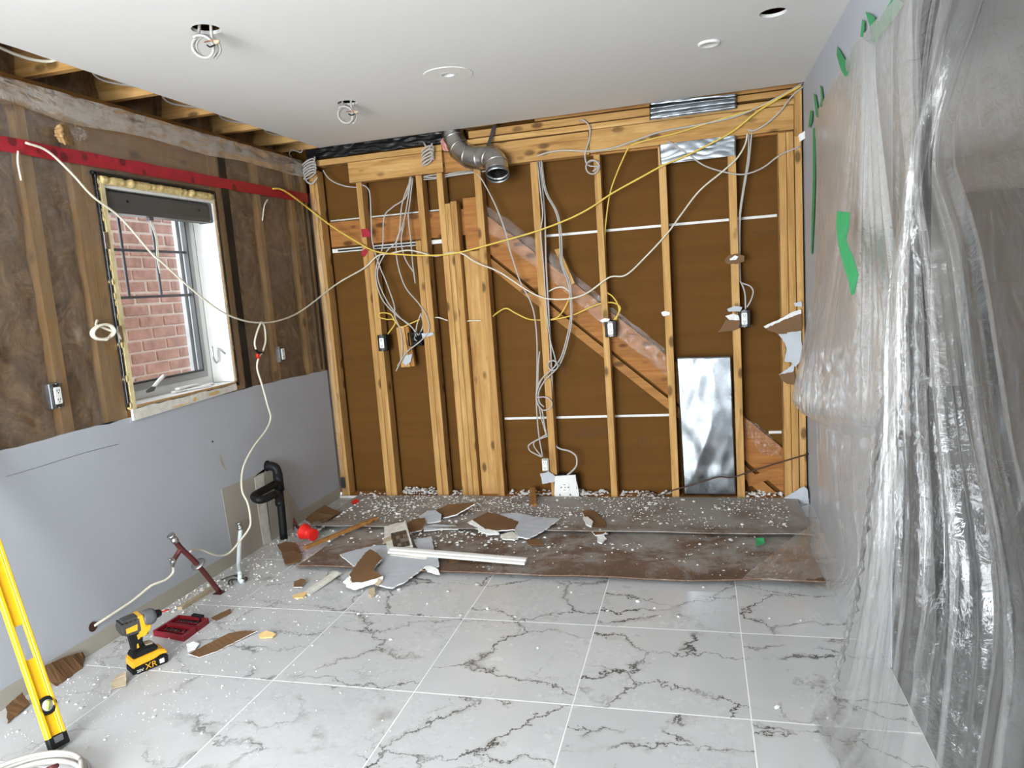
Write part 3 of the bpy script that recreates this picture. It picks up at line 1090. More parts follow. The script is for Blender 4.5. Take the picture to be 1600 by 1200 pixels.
# stair stringer and landing framing behind the studs
SY = 0.0905
shard('stringer', [(1.154,0.09,1.966), (2.381,0.09,0.893), (3.051,0.091,0.293), (3.046,0.09,0.005), (2.372,0.09,0.645), (1.135,0.09,1.735)], 0.034, 'redwood', wall_back, 'old_x', (0, 1, 0))
shard('stringer_cleat', [(1.133,0.09,1.71), (2.371,0.09,0.62), (3.023,0.09,-0.012), (2.924,0.09,-0.013), (2.368,0.09,0.554), (1.127,0.09,1.643)], 0.034, 'old_x', wall_back, 'old_x', (0, 1, 0))
shard('diagonal_brace', [(2.811,0.088,0.122), (3.034,0.088,0.196), (3.033,0.088,0.138), (2.825,0.088,0.063)], 0.03, 'redwood', wall_back, 'redwood', (0, 1, 0))
box('landing_joist', 0.085, 1.19, SY, SY + 0.034, 1.785, 1.955, 'redwood', wall_back)
box('landing_strip', 0.085, 0.93, SY + .002, SY + 0.034, 1.745, 1.772, 'white_trim', wall_back)
box('landing_strip', 0.13, 0.75, SY - .002, SY + 0.001, 1.752, 1.764, 'label_ink', wall_back)
box('landing_joint', 0.085, 0.93, SY + .02, SY + 0.034, 1.962, 1.972, 'aged_white', wall_back)
# clear film left on the stringer
G = [[(1.218,0.086,1.976), (1.601,0.086,1.671), (1.995,0.086,1.274), (2.368,0.086,0.943)], [(1.195,0.086,1.908), (1.596,0.086,1.597), (1.991,0.086,1.2), (2.365,0.086,0.869)], [(1.171,0.086,1.84), (1.569,0.086,1.509), (1.967,0.086,1.127), (2.361,0.086,0.779)]]
grid_surface('stringer_film', G, 90, 22, lambda s, t, p, n: p + np.array((0, -abs(0.008 * nz(s * 24, t * 5)), 0.014 * nz(s * 11, t * 2, 4))), 'clear_film', wall_back)
G = [[(2.809,0.086,0.511), (2.911,0.086,0.444), (3.029,0.086,0.311)], [(2.808,0.086,0.462), (2.909,0.086,0.37), (3.027,0.086,0.246)], [(2.815,0.086,0.413), (2.907,0.086,0.28), (3.028,0.086,0.262)]]
grid_surface('stringer_film', G, 40, 22, lambda s, t, p, n: p + np.array((0, -abs(0.01 * nz(s * 12, t * 5)), 0)), 'clear_film', wall_back)
# prints on the brown paper (the boards hang upside down)
PY = BY - 0.0008


def print_block(c, xd, up, lines, size, gap):
    for k, s in enumerate(lines):
        p = Vector(c) - Vector(up) * gap * k
        text_mesh('printed_text', s, size, p, xd, up, 'print_ink', wall_back)


def print_logo(c, xd, up, w, h):
    """Printed square with a hooked line inside."""
    x, y = Vector(xd), Vector(up)
    t = 0.0035
    bm = bmesh.new()
    segs = [((-1, -1), (1, -1)), ((1, -1), (1, 1)), ((1, 1), (-1, 1)), ((-1, 1), (-1, -1)), ((-.35, .2), (.35, .2)), ((.35, .2), (.35, -.95)), ((-.35, .2), (-.35, -.35)), ((-.35, -.35), (0, -.35))]
    for (a, b), (c2, d) in segs:
        p, q = Vector(c) + x * a * w + y * b * h, Vector(c) + x * c2 * w + y * d * h
        dr = (q - p).normalized()
        sd = dr.cross(x.cross(y)) * t / 2
        bm.faces.new([bm.verts.new(v) for v in (p - dr * t / 2 + sd, q + dr * t / 2 + sd, q + dr * t / 2 - sd, p - dr * t / 2 - sd)])
    return mk_bm('printed_logo', bm, 'print_ink', wall_back)


for c, s in (((1.883,0.127,0.445), 'MADE IN USA'), ((1.842,0.127,0.407), '03/23 UU12:46:57  8')):
    print_block(c, (-1, 0, 0), (0, 0, -1), [s], 0.040, 0)
print_logo((2.181,0.127,0.345), (-1, 0, 0), (0, 0, -1), 0.042, 0.028)
print_logo((0.171,0.127,1.455), (0, 0, -1), (1, 0, 0), 0.040, 0.026)
for c, s in (((0.12,0.127,1.088), '03/23 UU12:46:57'), ((0.08,0.127,1.09), 'MADE IN USA')):
    print_block(c, (0, 0, -1), (1, 0, 0), [s], 0.034, 0)
for c, s in (((2.963,0.127,1.644), '03/23 UU12:46:57'), ((2.962,0.127,1.625), 'MADE IN USA')):
    print_block(c, (1, 0, 0), (0, 0, 1), [s], 0.020, 0)

# ---------------- right wall with the wide opening that the plastic covers
OY0, OY1, OZ = -4.35, -1.93, 2.36
wall_right = tag(box('wall_right', W, W + 0.115, OY1, 0.13, 0.0, H, 'grey_paint', bev=0), kind='structure')
box('opening_header', W, W + 0.115, OY0, OY1, OZ, H, 'grey_paint', wall_right, bev=0)
box('wall_panel', W, W + 0.115, YF, OY0, 0.0, H, 'grey_paint', wall_right, bev=0)
box('added_dark_end', W + 0.004, W + 0.111, OY1 - 0.018, OY1 - 0.001, 0.0, OZ - 0.002, 'dark_floor_wood', wall_right, bev=0.001)  # dark board added so the wall end facing the daylight stays dark
tag(box('floor_hall', W, 6.6, -5.2, 4.2, -0.09, -0.002, 'dark_floor_wood', bev=0), kind='structure')
tag(box('ceiling_hall', W + 0.115, 6.6, -5.2, 4.2, H, H + 0.02, 'hall_paint', bev=0), kind='structure')
tag(box('wall_hall_back', W + 0.115, 6.6, 4.2, 4.3, -0.09, H, 'hall_paint', bev=0), kind='structure')
tag(box('wall_hall_right', 6.6, 6.7, -5.2, 4.3, -0.09, H, 'hall_paint', bev=0), kind='structure')
tag(box('wall_hall_front', W + 0.115, 6.6, -5.3, -5.2, -0.09, H, 'hall_paint', bev=0), kind='structure')
d2 = tag(box('door_2', 5.3, 6.4, 4.14, 4.2, 0.0, 2.05, 'charcoal', bev=0.003), kind='structure')
box('door_panel', 5.42, 5.82, 4.125, 4.138, 1.1, 1.9, 'charcoal', d2, bev=0.004)
box('door_panel', 5.90, 6.28, 4.125, 4.138, 1.1, 1.9, 'charcoal', d2, bev=0.004)

# ---------------- wall behind the camera with the patio door
wall_front = tag(box('wall_front', -0.02, 0.03, YF - 0.12, YF, 0.0, H, 'grey_paint', bev=0), kind='structure')
box('wall_panel', 2.07, W + 0.115, YF - 0.12, YF, 0.0, H, 'grey_paint', wall_front, bev=0)
box('wall_panel', 0.03, 2.07, YF - 0.12, YF, 2.15, H, 'grey_paint', wall_front, bev=0)
d1 = bpy.data.objects.new('door_1', None)
link(d1, None, Vector((1.05, YF - 0.06, 0)))
tag(d1, kind='structure')
for a, b in ((0.032, 0.092), (1.02, 1.08), (2.008, 2.068)):
    box('door_stile', a, b, YF - 0.10, YF - 0.04, 0.0, 2.145, 'white_trim', d1)
for a, b in ((0.0, 0.06), (2.085, 2.145)):
    box('door_rail', 0.093, 2.007, YF - 0.095, YF - 0.045, a, b, 'white_trim', d1)
for a, b in ((0.093, 1.019), (1.081, 2.007)):
    mk('pane', [(a, YF - 0.07, 0.061), (b, YF - 0.07, 0.061), (b, YF - 0.07, 2.084), (a, YF - 0.07, 2.084)], [(0, 1, 2, 3)], 'glass', d1)

# ================================================================== THINGS
# ---------------- plastic dust sheet over the right-hand opening (two lengths)
def pleats(s, t, table):
    """Sharp creases: (where, width, height, drift, first t, last t)."""
    d = 0.0
    for c, w, h, dr, t0, t1 in table:
        if t0 < t < t1:
            x = (s - c - dr * (t - t0) - 0.010 * nz(t * 5, c * 30)) / w
            if -3 < x < 3:
                e = min(1, (t - t0) * 9, (t1 - t) * 9)
                d += h * e * math.exp(-abs(x) ** 1.3)
    return d


def crinkle(s, t, k, seed):
    m = max(0.0, nz(s * 4, t * 3.5, seed) + 0.12)
    return m * (1 - 2.2 * abs(nz(s * k + nz(s * 9, t * 9, seed), t * k * .8, seed + 3)))


def rnd_pleats(n, seed, w, h, s0=0.02, s1=0.98, drift=0.12, t0=0.0, t1=1.0):
    q = random.Random(seed)
    out = []
    for k in range(n):
        a = q.uniform(t0, t0 + .45 * (t1 - t0))
        out.append((q.uniform(s0, s1), q.uniform(w * .5, w * 1.6), q.uniform(.35, 1) * h * q.choice((1, 1, -.8)), q.uniform(-drift, drift), a - .02, min(t1 + .02, a + q.uniform(.35, 1.0))))
    return out


PA = rnd_pleats(16, 5, 0.010, 0.012, drift=0.05)


def disp_a(s, t, p, n):
    d = 0.010 * nz(s * 6, t * 3, 3) * min(1, t * 3) + pleats(s, t, PA) * min(1, t * 5 + .2) + 0.014 * crinkle(s, t, 16, 4) * min(1, .25 + t) + 0.008 * crinkle(s, t, 36, 14)
    q = p + n * d
    q[0] = min(q[0], W - 0.006)
    q[2] = max(q[2], 0.006)
    return q


CA = [[(3.162,-0.435,2.177), (3.16,-0.794,2.197), (3.158,-1.122,2.22), (3.156,-1.487,2.231), (3.156,-1.768,2.214), (3.156,-2.013,2.198), (3.156,-2.202,2.183)],
      [(3.16,-0.468,1.918), (3.155,-0.734,1.9), (3.15,-1.077,1.862), (3.14,-1.524,1.813), (3.135,-1.853,1.777), (3.13,-2.125,1.753), (3.13,-2.322,1.73)],
      [(3.155,-0.416,1.404), (3.15,-0.655,1.403), (3.14,-1.034,1.402), (3.13,-1.565,1.4), (3.12,-1.919,1.399), (3.12,-2.162,1.398), (3.13,-2.291,1.397)],
      [(3.15,-0.413,0.978), (3.14,-0.651,1.003), (3.12,-1.103,1.05), (3.11,-1.602,1.102), (3.11,-1.917,1.134), (3.11,-2.13,1.156), (3.12,-2.255,1.168)],
      [(3.13,-0.546,0.67), (3.11,-0.867,0.73), (3.095,-1.271,0.806), (3.09,-1.701,0.886), (3.095,-1.939,0.931), (3.1,-2.118,0.964), (3.12,-2.201,0.979)],
      [(3.11,-0.736,0.307), (3.085,-1.077,0.393), (3.065,-1.507,0.508), (3.06,-1.851,0.602), (3.07,-2.027,0.645), (3.09,-2.129,0.677), (3.12,-2.173,0.691)],
      [(3.1,-0.921,0.071), (3.075,-1.326,0.189), (3.06,-1.698,0.288), (3.06,-1.931,0.355), (3.07,-2.061,0.392), (3.09,-2.128,0.421), (3.12,-2.159,0.435)],
      [(3.120, -0.98, 0.012), (3.085, -1.14, 0.010), (3.070, -1.32, 0.010), (3.072, -1.48, 0.010), (3.082, -1.64, 0.010), (3.10, -1.80, 0.010), (3.13, -1.96, 0.012)]]
sheet_a = grid_surface('plastic_sheet', CA, 170, 200, disp_a, 'doubled_film')
tag(sheet_a, 'clear plastic dust sheet lying flat along the grey wall behind the others', 'plastic sheet', 'dust sheets over the right opening')
PC = rnd_pleats(18, 9, 0.012, 0.014, drift=0.05, t1=.9) + [(.30, .02, .014, -.02, -.1, .9), (.62, .02, .016, .03, -.1, .9), (.45, .012, .010, .0, -.1, .7)]


def disp_c(s, t, p, n):
    k = min(1, t * 1.6 + .1)
    d = 0.012 * nz(s * 3, t * 3, 23) * k + pleats(s, t, PC) * k + (0.020 * crinkle(s, t, 13, 27) + 0.014 * crinkle(s, t, 27, 57)) * max(0, t - .35) * 1.8
    q = p + n * d
    q[0] = min(q[0], W - 0.012)
    return q


CC2 = [[(3.15,-1.426,2.236), (3.146,-1.538,2.222), (3.144,-1.633,2.203), (3.146,-1.722,2.164), (3.15,-1.813,2.128)],
       [(3.13,-1.456,2.074), (3.11,-1.643,2.032), (3.1,-1.808,1.995), (3.11,-1.892,1.974), (3.13,-1.921,1.964)],
       [(3.09,-1.338,1.711), (3.06,-1.684,1.678), (3.045,-1.983,1.648), (3.055,-2.151,1.629), (3.09,-2.238,1.616)],
       [(3.06,-0.988,1.321), (3.02,-1.532,1.335), (3,-2.075,1.347), (3.02,-2.346,1.352), (3.07,-2.456,1.351)],
       [(3.04,-0.717,0.966), (2.995,-1.368,1.043), (2.975,-2.123,1.131), (3,-2.438,1.166), (3.06,-2.558,1.178)],
       [(3.02,-0.601,0.73), (2.98,-1.328,0.825), (2.965,-2.118,0.955), (2.99,-2.484,1.014), (3.05,-2.632,1.042)],
       [(3.07,-0.732,0.68), (3.05,-1.294,0.744), (3.04,-1.831,0.824), (3.04,-2.31,0.914), (3.07,-2.556,0.98)]]
sheet_c = grid_surface('plastic_sheet', CC2, 130, 220, disp_c, 'doubled_film')
tag(sheet_c, 'clear plastic dust sheet hanging like a cone under the standing green tape', 'plastic sheet', 'dust sheets over the right opening')
PB = rnd_pleats(16, 31, 0.008, 0.024, s0=.02, s1=.85, drift=0.02) + rnd_pleats(7, 37, 0.014, 0.034, s0=.4, drift=0.04) + rnd_pleats(12, 41, 0.006, 0.020, s0=.03, s1=.6, drift=.03, t0=.27) + rnd_pleats(8, 43, 0.012, 0.016, s0=.15, s1=.6, drift=.02, t0=-.1, t1=.3) + rnd_pleats(26, 47, 0.0035, 0.007, s0=.02, s1=.9, drift=.03)


def disp_b(s, t, p, n):
    knot = math.exp(-((t - 0.27) / 0.07) ** 2) * math.exp(-((s - 0.18) / 0.3) ** 2)
    d = 0.040 * nz(s * 7, t * 1.4, 13) * (1 - .8 * knot) + pleats(s, t, PB) * (1 - .4 * knot)
    d += 0.020 * crinkle(s, t, 17, 19) * (0.35 + .65 * t) * (1 - .6 * s) + 0.009 * crinkle(s, t * 1.1, 33, 49) * t * max(0, 1 - 1.3 * s)
    d += 0.012 * (1 - 2 * abs(nz(s * 23, t * 23, 5))) * max(0, t - .78) * 4 * max(0, 1 - s * 2.2)
    q = p + n * d
    q[0] = min(q[0], W - 0.014)
    q[2] = max(q[2], 0.004)
    return q


CB = []
for z, row in ((2.30, [(3.145, -2.20), (3.145, -2.45), (3.145, -2.72), (3.145, -3.0), (3.145, -3.4), (3.145, -4.0)]),
               (1.97, [(3.09, -2.42), (3.065, -2.54), (3.075, -2.66), (3.09, -2.82), (3.11, -3.12), (3.13, -4.0)]),
               (1.66, [(3.035, -2.70), (3.020, -2.722), (3.018, -2.745), (3.026, -2.775), (3.06, -2.95), (3.12, -4.0)]),
               (1.43, [(3.022, -2.63), (3.004, -2.68), (3.006, -2.74), (3.03, -2.84), (3.06, -3.06), (3.10, -4.0)]),
               (1.12, [(3.000, -2.62), (2.985, -2.70), (3.000, -2.80), (3.03, -2.94), (3.06, -3.2), (3.10, -4.0)]),
               (0.80, [(2.970, -2.58), (2.965, -2.72), (2.995, -2.88), (3.03, -3.06), (3.06, -3.4), (3.09, -4.0)]),
               (0.50, [(2.950, -2.49), (2.955, -2.67), (2.985, -2.86), (3.02, -3.06), (3.05, -3.4), (3.08, -4.0)]),
               (0.20, [(2.915, -2.37), (2.930, -2.57), (2.965, -2.80), (3.00, -3.03), (3.03, -3.4), (3.07, -4.0)]),
               (0.010, [(2.862, -2.24), (2.880, -2.49), (2.920, -2.76), (2.96, -3.0), (3.0, -3.4), (3.05, -4.0)]),
               (0.006, [(2.955, -2.20), (2.980, -2.47), (3.02, -2.74), (3.06, -2.98), (3.08, -3.4), (3.12, -4.0)])):
    CB.append([(x, y, z) for x, y in row])
sheet_b = grid_surface('plastic_sheet', CB, 260, 280, disp_b, 'drop_film')
tag(sheet_b, 'clear plastic dust sheet pinched to a knot, falling to the tiles nearest the camera', 'plastic sheet', 'dust sheets over the right opening')
hem = [(3.00, -2.62, 1.12), (2.97, -2.58, .80), (2.95, -2.49, .50), (2.915, -2.37, .20), (2.868, -2.25, .012), (2.882, -2.45, .012), (2.925, -2.74, .012)]
hof = [(-.005, -.05, 0), (-.01, -.07, 0), (-.01, -.08, .0), (-.005, -.09, .02), (.05, -.06, .03), (.09, -.01, .01), (.09, .0, .01)]
G = [[tuple(np.array(h) + np.array(o) * k) for h, o in zip(hem, hof)] for k in (0, .5, 1)]
hm = grid_surface('rolled_hem', G, 150, 20, lambda s, t, p, n: np.maximum(p + n * (0.010 * nz(s * 45, t * 5, 2) + 0.007 * (1 - 2 * abs(nz(s * 90, t * 9, 6)))) + np.array((-.004, 0, 0)), (0, -9, .004)), 'hem_film', sheet_b)
# loose tail of film over the corner of the cardboard
CC = [[(2.995,-0.764,0.05), (3.071,-0.659,0.055), (3.135,-0.528,0.06)], [(2.859,-0.99,0.032), (3.017,-0.965,0.04), (3.127,-0.967,0.05)],
      [(2.734,-1.214,0.024), (2.937,-1.196,0.03), (3.123,-1.221,0.02)], [(2.695,-1.299,0.022), (2.898,-1.299,0.024), (3.13,-1.357,0.006)]]
fl = grid_surface('plastic_film', CC, 44, 44, lambda s, t, p, n: p + np.array((0, 0, abs(0.012 * nz(s * 9, t * 9)) + 0.003)), 'clear_film')
tag(fl, 'crinkled clear film tail spread over the right corner of the cardboard', 'plastic film')

# green painter's tape
def tape(pts_a, pts_b, label, mat='tape_green'):
    pa, pb = [[q + np.array((0.0, 0.004 * nz(k * .9, len(label)), 0.004 * nz(k * .8, 3))) for k, q in enumerate([np.array(z[i]) * (1 - f) + np.array(z[i + 1]) * f for i in range(len(z) - 1) for f in (0, .34, .67)] + [np.array(z[-1])])] for z in (pts_a, pts_b)]
    n = len(pa)
    V = pa + pb
    V2 = [v + np.array((0.0008, 0, 0)) for v in V]
    Fc = [(k, k + 1, n + k + 1, n + k) for k in range(n - 1)] + [(2 * n + k, 3 * n + k, 3 * n + k + 1, 2 * n + k + 1) for k in range(n - 1)]
    o = mk('masking_tape', V + V2, Fc, mat)
    return tag(o, label, 'tape', 'green masking tape strips')


tape([(3.158,-2.004,2.211), (3.158,-1.88,2.205), (3.157,-1.763,2.191), (3.156,-1.693,2.175)], [(3.156,-2.125,2.149), (3.155,-2.032,2.141), (3.154,-1.881,2.143), (3.154,-1.795,2.141)], 'green tape strip running along the plastic top edge by the ceiling')
tape([(3.16,-1.617,2.295), (3.158,-1.684,2.232), (3.156,-1.731,2.172)], [(3.16,-1.75,2.235), (3.158,-1.794,2.189), (3.156,-1.794,2.145)], 'green tape flag standing up beside the long top strip')
tape([(3.16,-1.565,2.286), (3.158,-1.554,2.255), (3.156,-1.552,2.23)], [(3.16,-1.606,2.265), (3.158,-1.605,2.235), (3.156,-1.604,2.214)], 'narrow green tape tip left of the standing tape flag')
tape([(3.162,-1.076,2.335), (3.16,-1.071,2.301), (3.158,-1.151,2.233), (3.156,-1.267,2.164)], [(3.162,-1.145,2.295), (3.16,-1.248,2.237), (3.158,-1.333,2.18), (3.156,-1.318,2.156)], 'pointed green tape patch high on the grey wall')
tape([(3.163,-0.617,2.287), (3.162,-0.656,2.222), (3.16,-0.629,2.18)], [(3.163,-0.672,2.265), (3.162,-0.711,2.209), (3.16,-0.703,2.17)], 'upper thin green tape sliver by the film corner')
tape([(3.163,-0.417,2.294), (3.162,-0.46,2.225), (3.16,-0.509,2.162)], [(3.163,-0.497,2.264), (3.162,-0.558,2.195), (3.16,-0.568,2.144)], 'middle thin green tape sliver by the film corner')
tape([(3.163,-0.302,2.236), (3.162,-0.26,2.193), (3.162,-0.234,2.161)], [(3.163,-0.388,2.212), (3.162,-0.369,2.165), (3.162,-0.301,2.148)], 'lowest green tape sliver at the film corner')
tape([(3.163,-0.381,2.13), (3.163,-0.358,1.873), (3.163,-0.296,1.678), (3.163,-0.255,1.492)], [(3.163,-0.464,2.114), (3.163,-0.443,1.863), (3.163,-0.384,1.672), (3.163,-0.3,1.48)], 'long thin vertical green tape holding the film edge')
tape([(2.975,-2.123,1.583), (2.97,-2.129,1.544), (2.955,-2.254,1.474), (2.945,-2.383,1.419), (2.94,-2.478,1.376), (2.93,-2.563,1.343)],
     [(2.975,-2.314,1.564), (2.97,-2.322,1.522), (2.955,-2.366,1.486), (2.945,-2.518,1.433), (2.94,-2.596,1.394), (2.93,-2.601,1.35)], 'crumpled wide green tape hanging on the front of the plastic')

# ---------------- round duct with two elbows
duct = thing('vent_duct', (1.096,0,2.294), 'galvanised round duct elbow hanging below the ceiling edge', 'duct')
path = [(1.054,0.045,2.482), (1.057,0.045,2.418), (1.09,0.03,2.339), (1.159,-0.01,2.273), (1.244,-0.045,2.242), (1.32,-0.075,2.23), (1.374,-0.115,2.191), (1.387,-0.15,2.123)]
sp = smooth_path(path, 5)
hollow_tube('duct_pipe', path, 0.071, 0.069, 'duct_metal', duct, sides=26, n=5)
for i in (6, 11, 16, 21, 26, 31):
    t = sp[i + 1] - sp[i]
    t /= np.linalg.norm(t)
    hollow_tube('seam_ring', [sp[i] - t * 0.004, sp[i] + t * 0.004], 0.0745, 0.0712, 'duct_metal', duct, sides=26, straight=True)
t = sp[-1] - sp[-2]
t /= np.linalg.norm(t)
hollow_tube('duct_collar', [sp[-1] - t * 0.004, sp[-1] + t * 0.022], 0.074, 0.0712, 'galvanised', duct, sides=26, straight=True)
strap = [(1.348,0,2.437), (1.334,-0.03,2.371), (1.322,-0.075,2.311), (1.321,-0.13,2.248)]
mk('hanger_strap', [tuple(np.array(p) + np.array((dx, 0, 0))) for p in strap for dx in (-.012, .012)], [(2 * k, 2 * k + 1, 2 * k + 3, 2 * k + 2) for k in range(3)], 'charcoal', duct)
grid_surface('insulation_tuft', [[(0.987,0.02,2.422), (1.029,0,2.421), (1.048,0.02,2.414)], [(0.975,0.02,2.383), (1.024,-0.01,2.372), (1.055,0.01,2.364)], [(0.996,0.02,2.324), (1.029,0,2.317), (1.049,0.02,2.326)]], 16, 16,
             lambda s, t, p, n: p + n * 0.012 * nz(s * 5, t * 5), 'pink_wool', duct)

# ---------------- sheet metal
def metal(name, c4, label, amp, y0):
    G = [[np.array(c4[0]) * (1 - s) + np.array(c4[1]) * s for s in (0, .33, .66, 1)],
         [(np.array(c4[0]) * (1 - s) + np.array(c4[1]) * s) * .5 + (np.array(c4[3]) * (1 - s) + np.array(c4[2]) * s) * .5 for s in (0, .33, .66, 1)],
         [np.array(c4[3]) * (1 - s) + np.array(c4[2]) * s for s in (0, .33, .66, 1)]]
    o = grid_surface(name, G, 36, 64, amp, 'galvanised')
    o.modifiers.new('gauge', 'SOLIDIFY').thickness = 0.0012
    return tag(o, label, 'sheet metal', 'galvanised sheets on the studs')


metal('metal_sheet', [(2.412, 0.038, 0.912), (2.738, 0.038, 0.905), (2.745, 0.046, 0.018), (2.425, 0.046, 0.018)], 'tall dented galvanised sheet filling the bay between two studs',
      lambda s, t, p, n: p + np.array((0, -0.012 * (1 - 2 * abs(nz(s * 1.3 + t * 1.6, t * .8 - s * .6, 5.3))) - 0.014 * math.sin(math.pi * s) * math.sin(math.pi * min(1, t * 1.3)) + 0.005 * nz(s * 5, t * 7, 2), 0)), 0)
metal('metal_plate', [(2.361,-0.004,2.202), (2.801,-0.004,2.205), (2.798,-0.004,2.09), (2.364,-0.004,2.086)], 'short galvanised plate nailed just below the header beam',
      lambda s, t, p, n: p + np.array((0, -0.004 * abs(nz(s * 4, t * 3)), 0)), 0)
metal('metal_plate', [(2.316,-0.012,2.449), (2.81,-0.012,2.431), (2.808,-0.012,2.349), (2.312,-0.012,2.343)], 'bent galvanised plate over the top plates against the ceiling',
      lambda s, t, p, n: p + np.array((0, -0.014 * (1 - 2 * abs(nz(t * 2.2 + .2, s * .5))) - 0.004 * nz(s * 9, t * 3), 0)), 0)

# ---------------- ceiling fittings
med = thing('ceiling_medallion', (1.448,-1.151,2.44), 'pale round ceiling plate with a torn centre hole', 'ceiling plate')
c = (1.448,-1.151,2.44)


def annulus(name, c, r0, r1, z0, z1, mat, parent, n=40):
    V, Fc = [], []
    for k in range(n):
        a = 2 * math.pi * k / n
        for r, z in ((r0, z0), (r1, z0), (r1, z1), (r0, z1)):
            V.append((c[0] + r * math.cos(a), c[1] + r * math.sin(a), z))
    for k in range(n):
        k2 = (k + 1) % n
        for q in range(4):
            q2 = (q + 1) % 4
            Fc.append((4 * k + q, 4 * k2 + q, 4 * k2 + q2, 4 * k + q2))
    return mk(name, V, Fc, mat, parent)


annulus('patch_ring', c, 0.046, 0.118, H - 0.0035, H - 0.0002, 'white_plastic', med)
annulus('hole_rim', c, 0.030, 0.0455, H - 0.004, H + 0.012, 'gypsum', med, 18)
tube('lamp_wire', [(c[0] - .03, c[1], H + 0.03), (c[0] - .02, c[1] - .02, H + .004), (c[0] + .01, c[1] - .03, H + .012)], 0.006, 'black_plastic', med)
tube('lamp_wire', [(c[0] + .0, c[1] + .01, H + 0.03), (c[0] + .02, c[1], H + .006), (c[0] + .035, c[1], H + .02)], 0.006, 'copper', med)
cap = thing('blank_cover', (2.642,-1.026,2.44), 'small round white cover plate on the ceiling', 'cover plate')
lathe('cover_disc', [(0.050, 0), (0.050, 0.004), (0.044, 0.010), (0.036, 0.010), (0.033, 0.007)], (2.642,-1.026,2.44), (0, 0, -1), 'white_plastic', cap)


def coil_path(c, r, turns, drop, u=(1, 0, 0), v=(0, 0, 1), w=(0, 1, 0), jit=0.12, seed=0.0, n=18):
    out = []
    c, u, v, w = [np.array(q, float) for q in (c, u, v, w)]
    for k in range(int(turns * n) + 1):
        a = 2 * math.pi * k / n
        rr = r * (1 + jit * nz(k * 0.21 + seed, 3.3))
        out.append(c + u * rr * math.cos(a) + v * rr * math.sin(a) + w * (drop * (k / (turns * n) - .5) + 0.25 * drop * nz(k * .17 + seed, 8)))
    return out


def hang_coil(px, label, seed, r, dz):
    """Loop of cable pushed out of a ceiling hole, bare ends in a twist."""
    hx, hy = px[0], px[1]
    t = thing('cable_coil', (hx, hy, H - dz - r), label, 'cable', 'cable loops hanging from the ceiling holes')
    p = [(hx - .02, hy, H + .05), (hx - .03, hy - .005, H - .01)] + coil_path((hx - .005, hy - .01, H - dz), r, 2.6, .03, (-.55, -.25, .75), (.62, .3, .62), (.3, 1, .1), 0.1, seed) + [(hx + .02, hy, H - .012), (hx + .025, hy, H + .05)]
    tube('cable_jacket', p, 0.0058, 'cable_white', t, n=3)
    tube('bare_wire', [(hx + .01, hy - .02, H - dz), (hx + .03, hy - .03, H - dz - .012), (hx + .055, hy - .03, H - dz - .006)], 0.003, 'black_plastic', t, n=4, sides=5)
    tube('bare_wire', [(hx + .0, hy - .02, H - dz + .012), (hx + .025, hy - .035, H - dz + .006), (hx + .06, hy - .035, H - dz + .008)], 0.0024, 'copper', t, n=4, sides=5)
    lathe('wire_nut', [(0.004, 0), (0.009, 0.004), (0.007, 0.02), (0.003, 0.026)], (hx + .05, hy - .033, H - dz), (1, -.1, 0), 'tan_board', t, sides=10)
    return t


hang_coil((0.842,-2.102,2.44), 'white cable loop with twisted bare ends hanging from left ceiling hole', 1.0, 0.040, 0.062)
hang_coil((0.809,-0.931,2.44), 'white cable loop hanging from the ceiling hole near the duct', 5.0, 0.043, 0.06)

# ---------------- cables
def cable(label, pts, mat='cable_white', r=0.0046, group='loose cables on the stud wall', n=6, cat='cable', name='electrical_cable'):
    path = smooth_path(pts, n)
    V, Fc = tube_geo(path, r, 7)
    return tag(mk(name, V, Fc, mat, None, True), label, cat, group)


Y, C8 = 'cable_yellow', 'cable_cream'
cable('long white cable sagging from the red tape across the window to the header',
      [(0.012,-2.168,2.123), (0.02,-2.08,2.104), (0.025,-1.984,2.03), (0.03,-1.892,1.941), (0.035,-1.755,1.858), (0.04,-1.603,1.706), (0.045,-1.545,1.662), (0.05,-1.387,1.544), (0.055,-1.2,1.424), (0.06,-1.032,1.356), (0.065,-0.858,1.322), (0.07,-0.647,1.319), (0.08,-0.38,1.368),
       (0.158,-0.03,1.526), (0.37,-0.02,1.619), (0.477,-0.02,1.692), (0.574,-0.025,1.701), (0.695,-0.025,1.712), (0.785,-0.025,1.692), (0.89,-0.025,1.659), (0.994,-0.025,1.671), (1.073,-0.025,1.661), (1.167,-0.022,1.596), (1.317,-0.02,1.523), (1.471,-0.02,1.41), (1.581,-0.02,1.345), (1.692,-0.02,1.322), (1.804,-0.02,1.327),
       (1.892,-0.02,1.357), (2,-0.02,1.425), (2.045,-0.02,1.442), (2.132,-0.02,1.447), (2.258,-0.02,1.551), (2.39,-0.02,1.678), (2.477,-0.02,1.784), (2.585,-0.02,1.908), (2.719,-0.02,2.005), (2.8,-0.018,2.069), (2.849,-0.016,2.143), (2.864,-0.014,2.206)], C8, 0.0052)
cable('long yellow cable swooping from the top right corner to the red tape',
      [(0.004,-0.44,2.136), (0.02,-0.364,2.138), (0.03,-0.224,2.095), (0.046,-0.04,2.018), (0.185,-0.035,1.903), (0.342,-0.03,1.796), (0.476,-0.03,1.721), (0.677,-0.032,1.684), (0.875,-0.032,1.664), (1.049,-0.032,1.667), (1.352,-0.03,1.716), (1.574,-0.03,1.757), (1.786,-0.03,1.813), (1.93,-0.03,1.869), (2.064,-0.03,1.941), (2.261,-0.03,2.026), (2.376,-0.03,2.074),
       (2.541,-0.03,2.125), (2.772,-0.035,2.217), (2.921,-0.04,2.315), (3.064,-0.035,2.385), (3.158,-0.02,2.428)], Y, 0.0058)
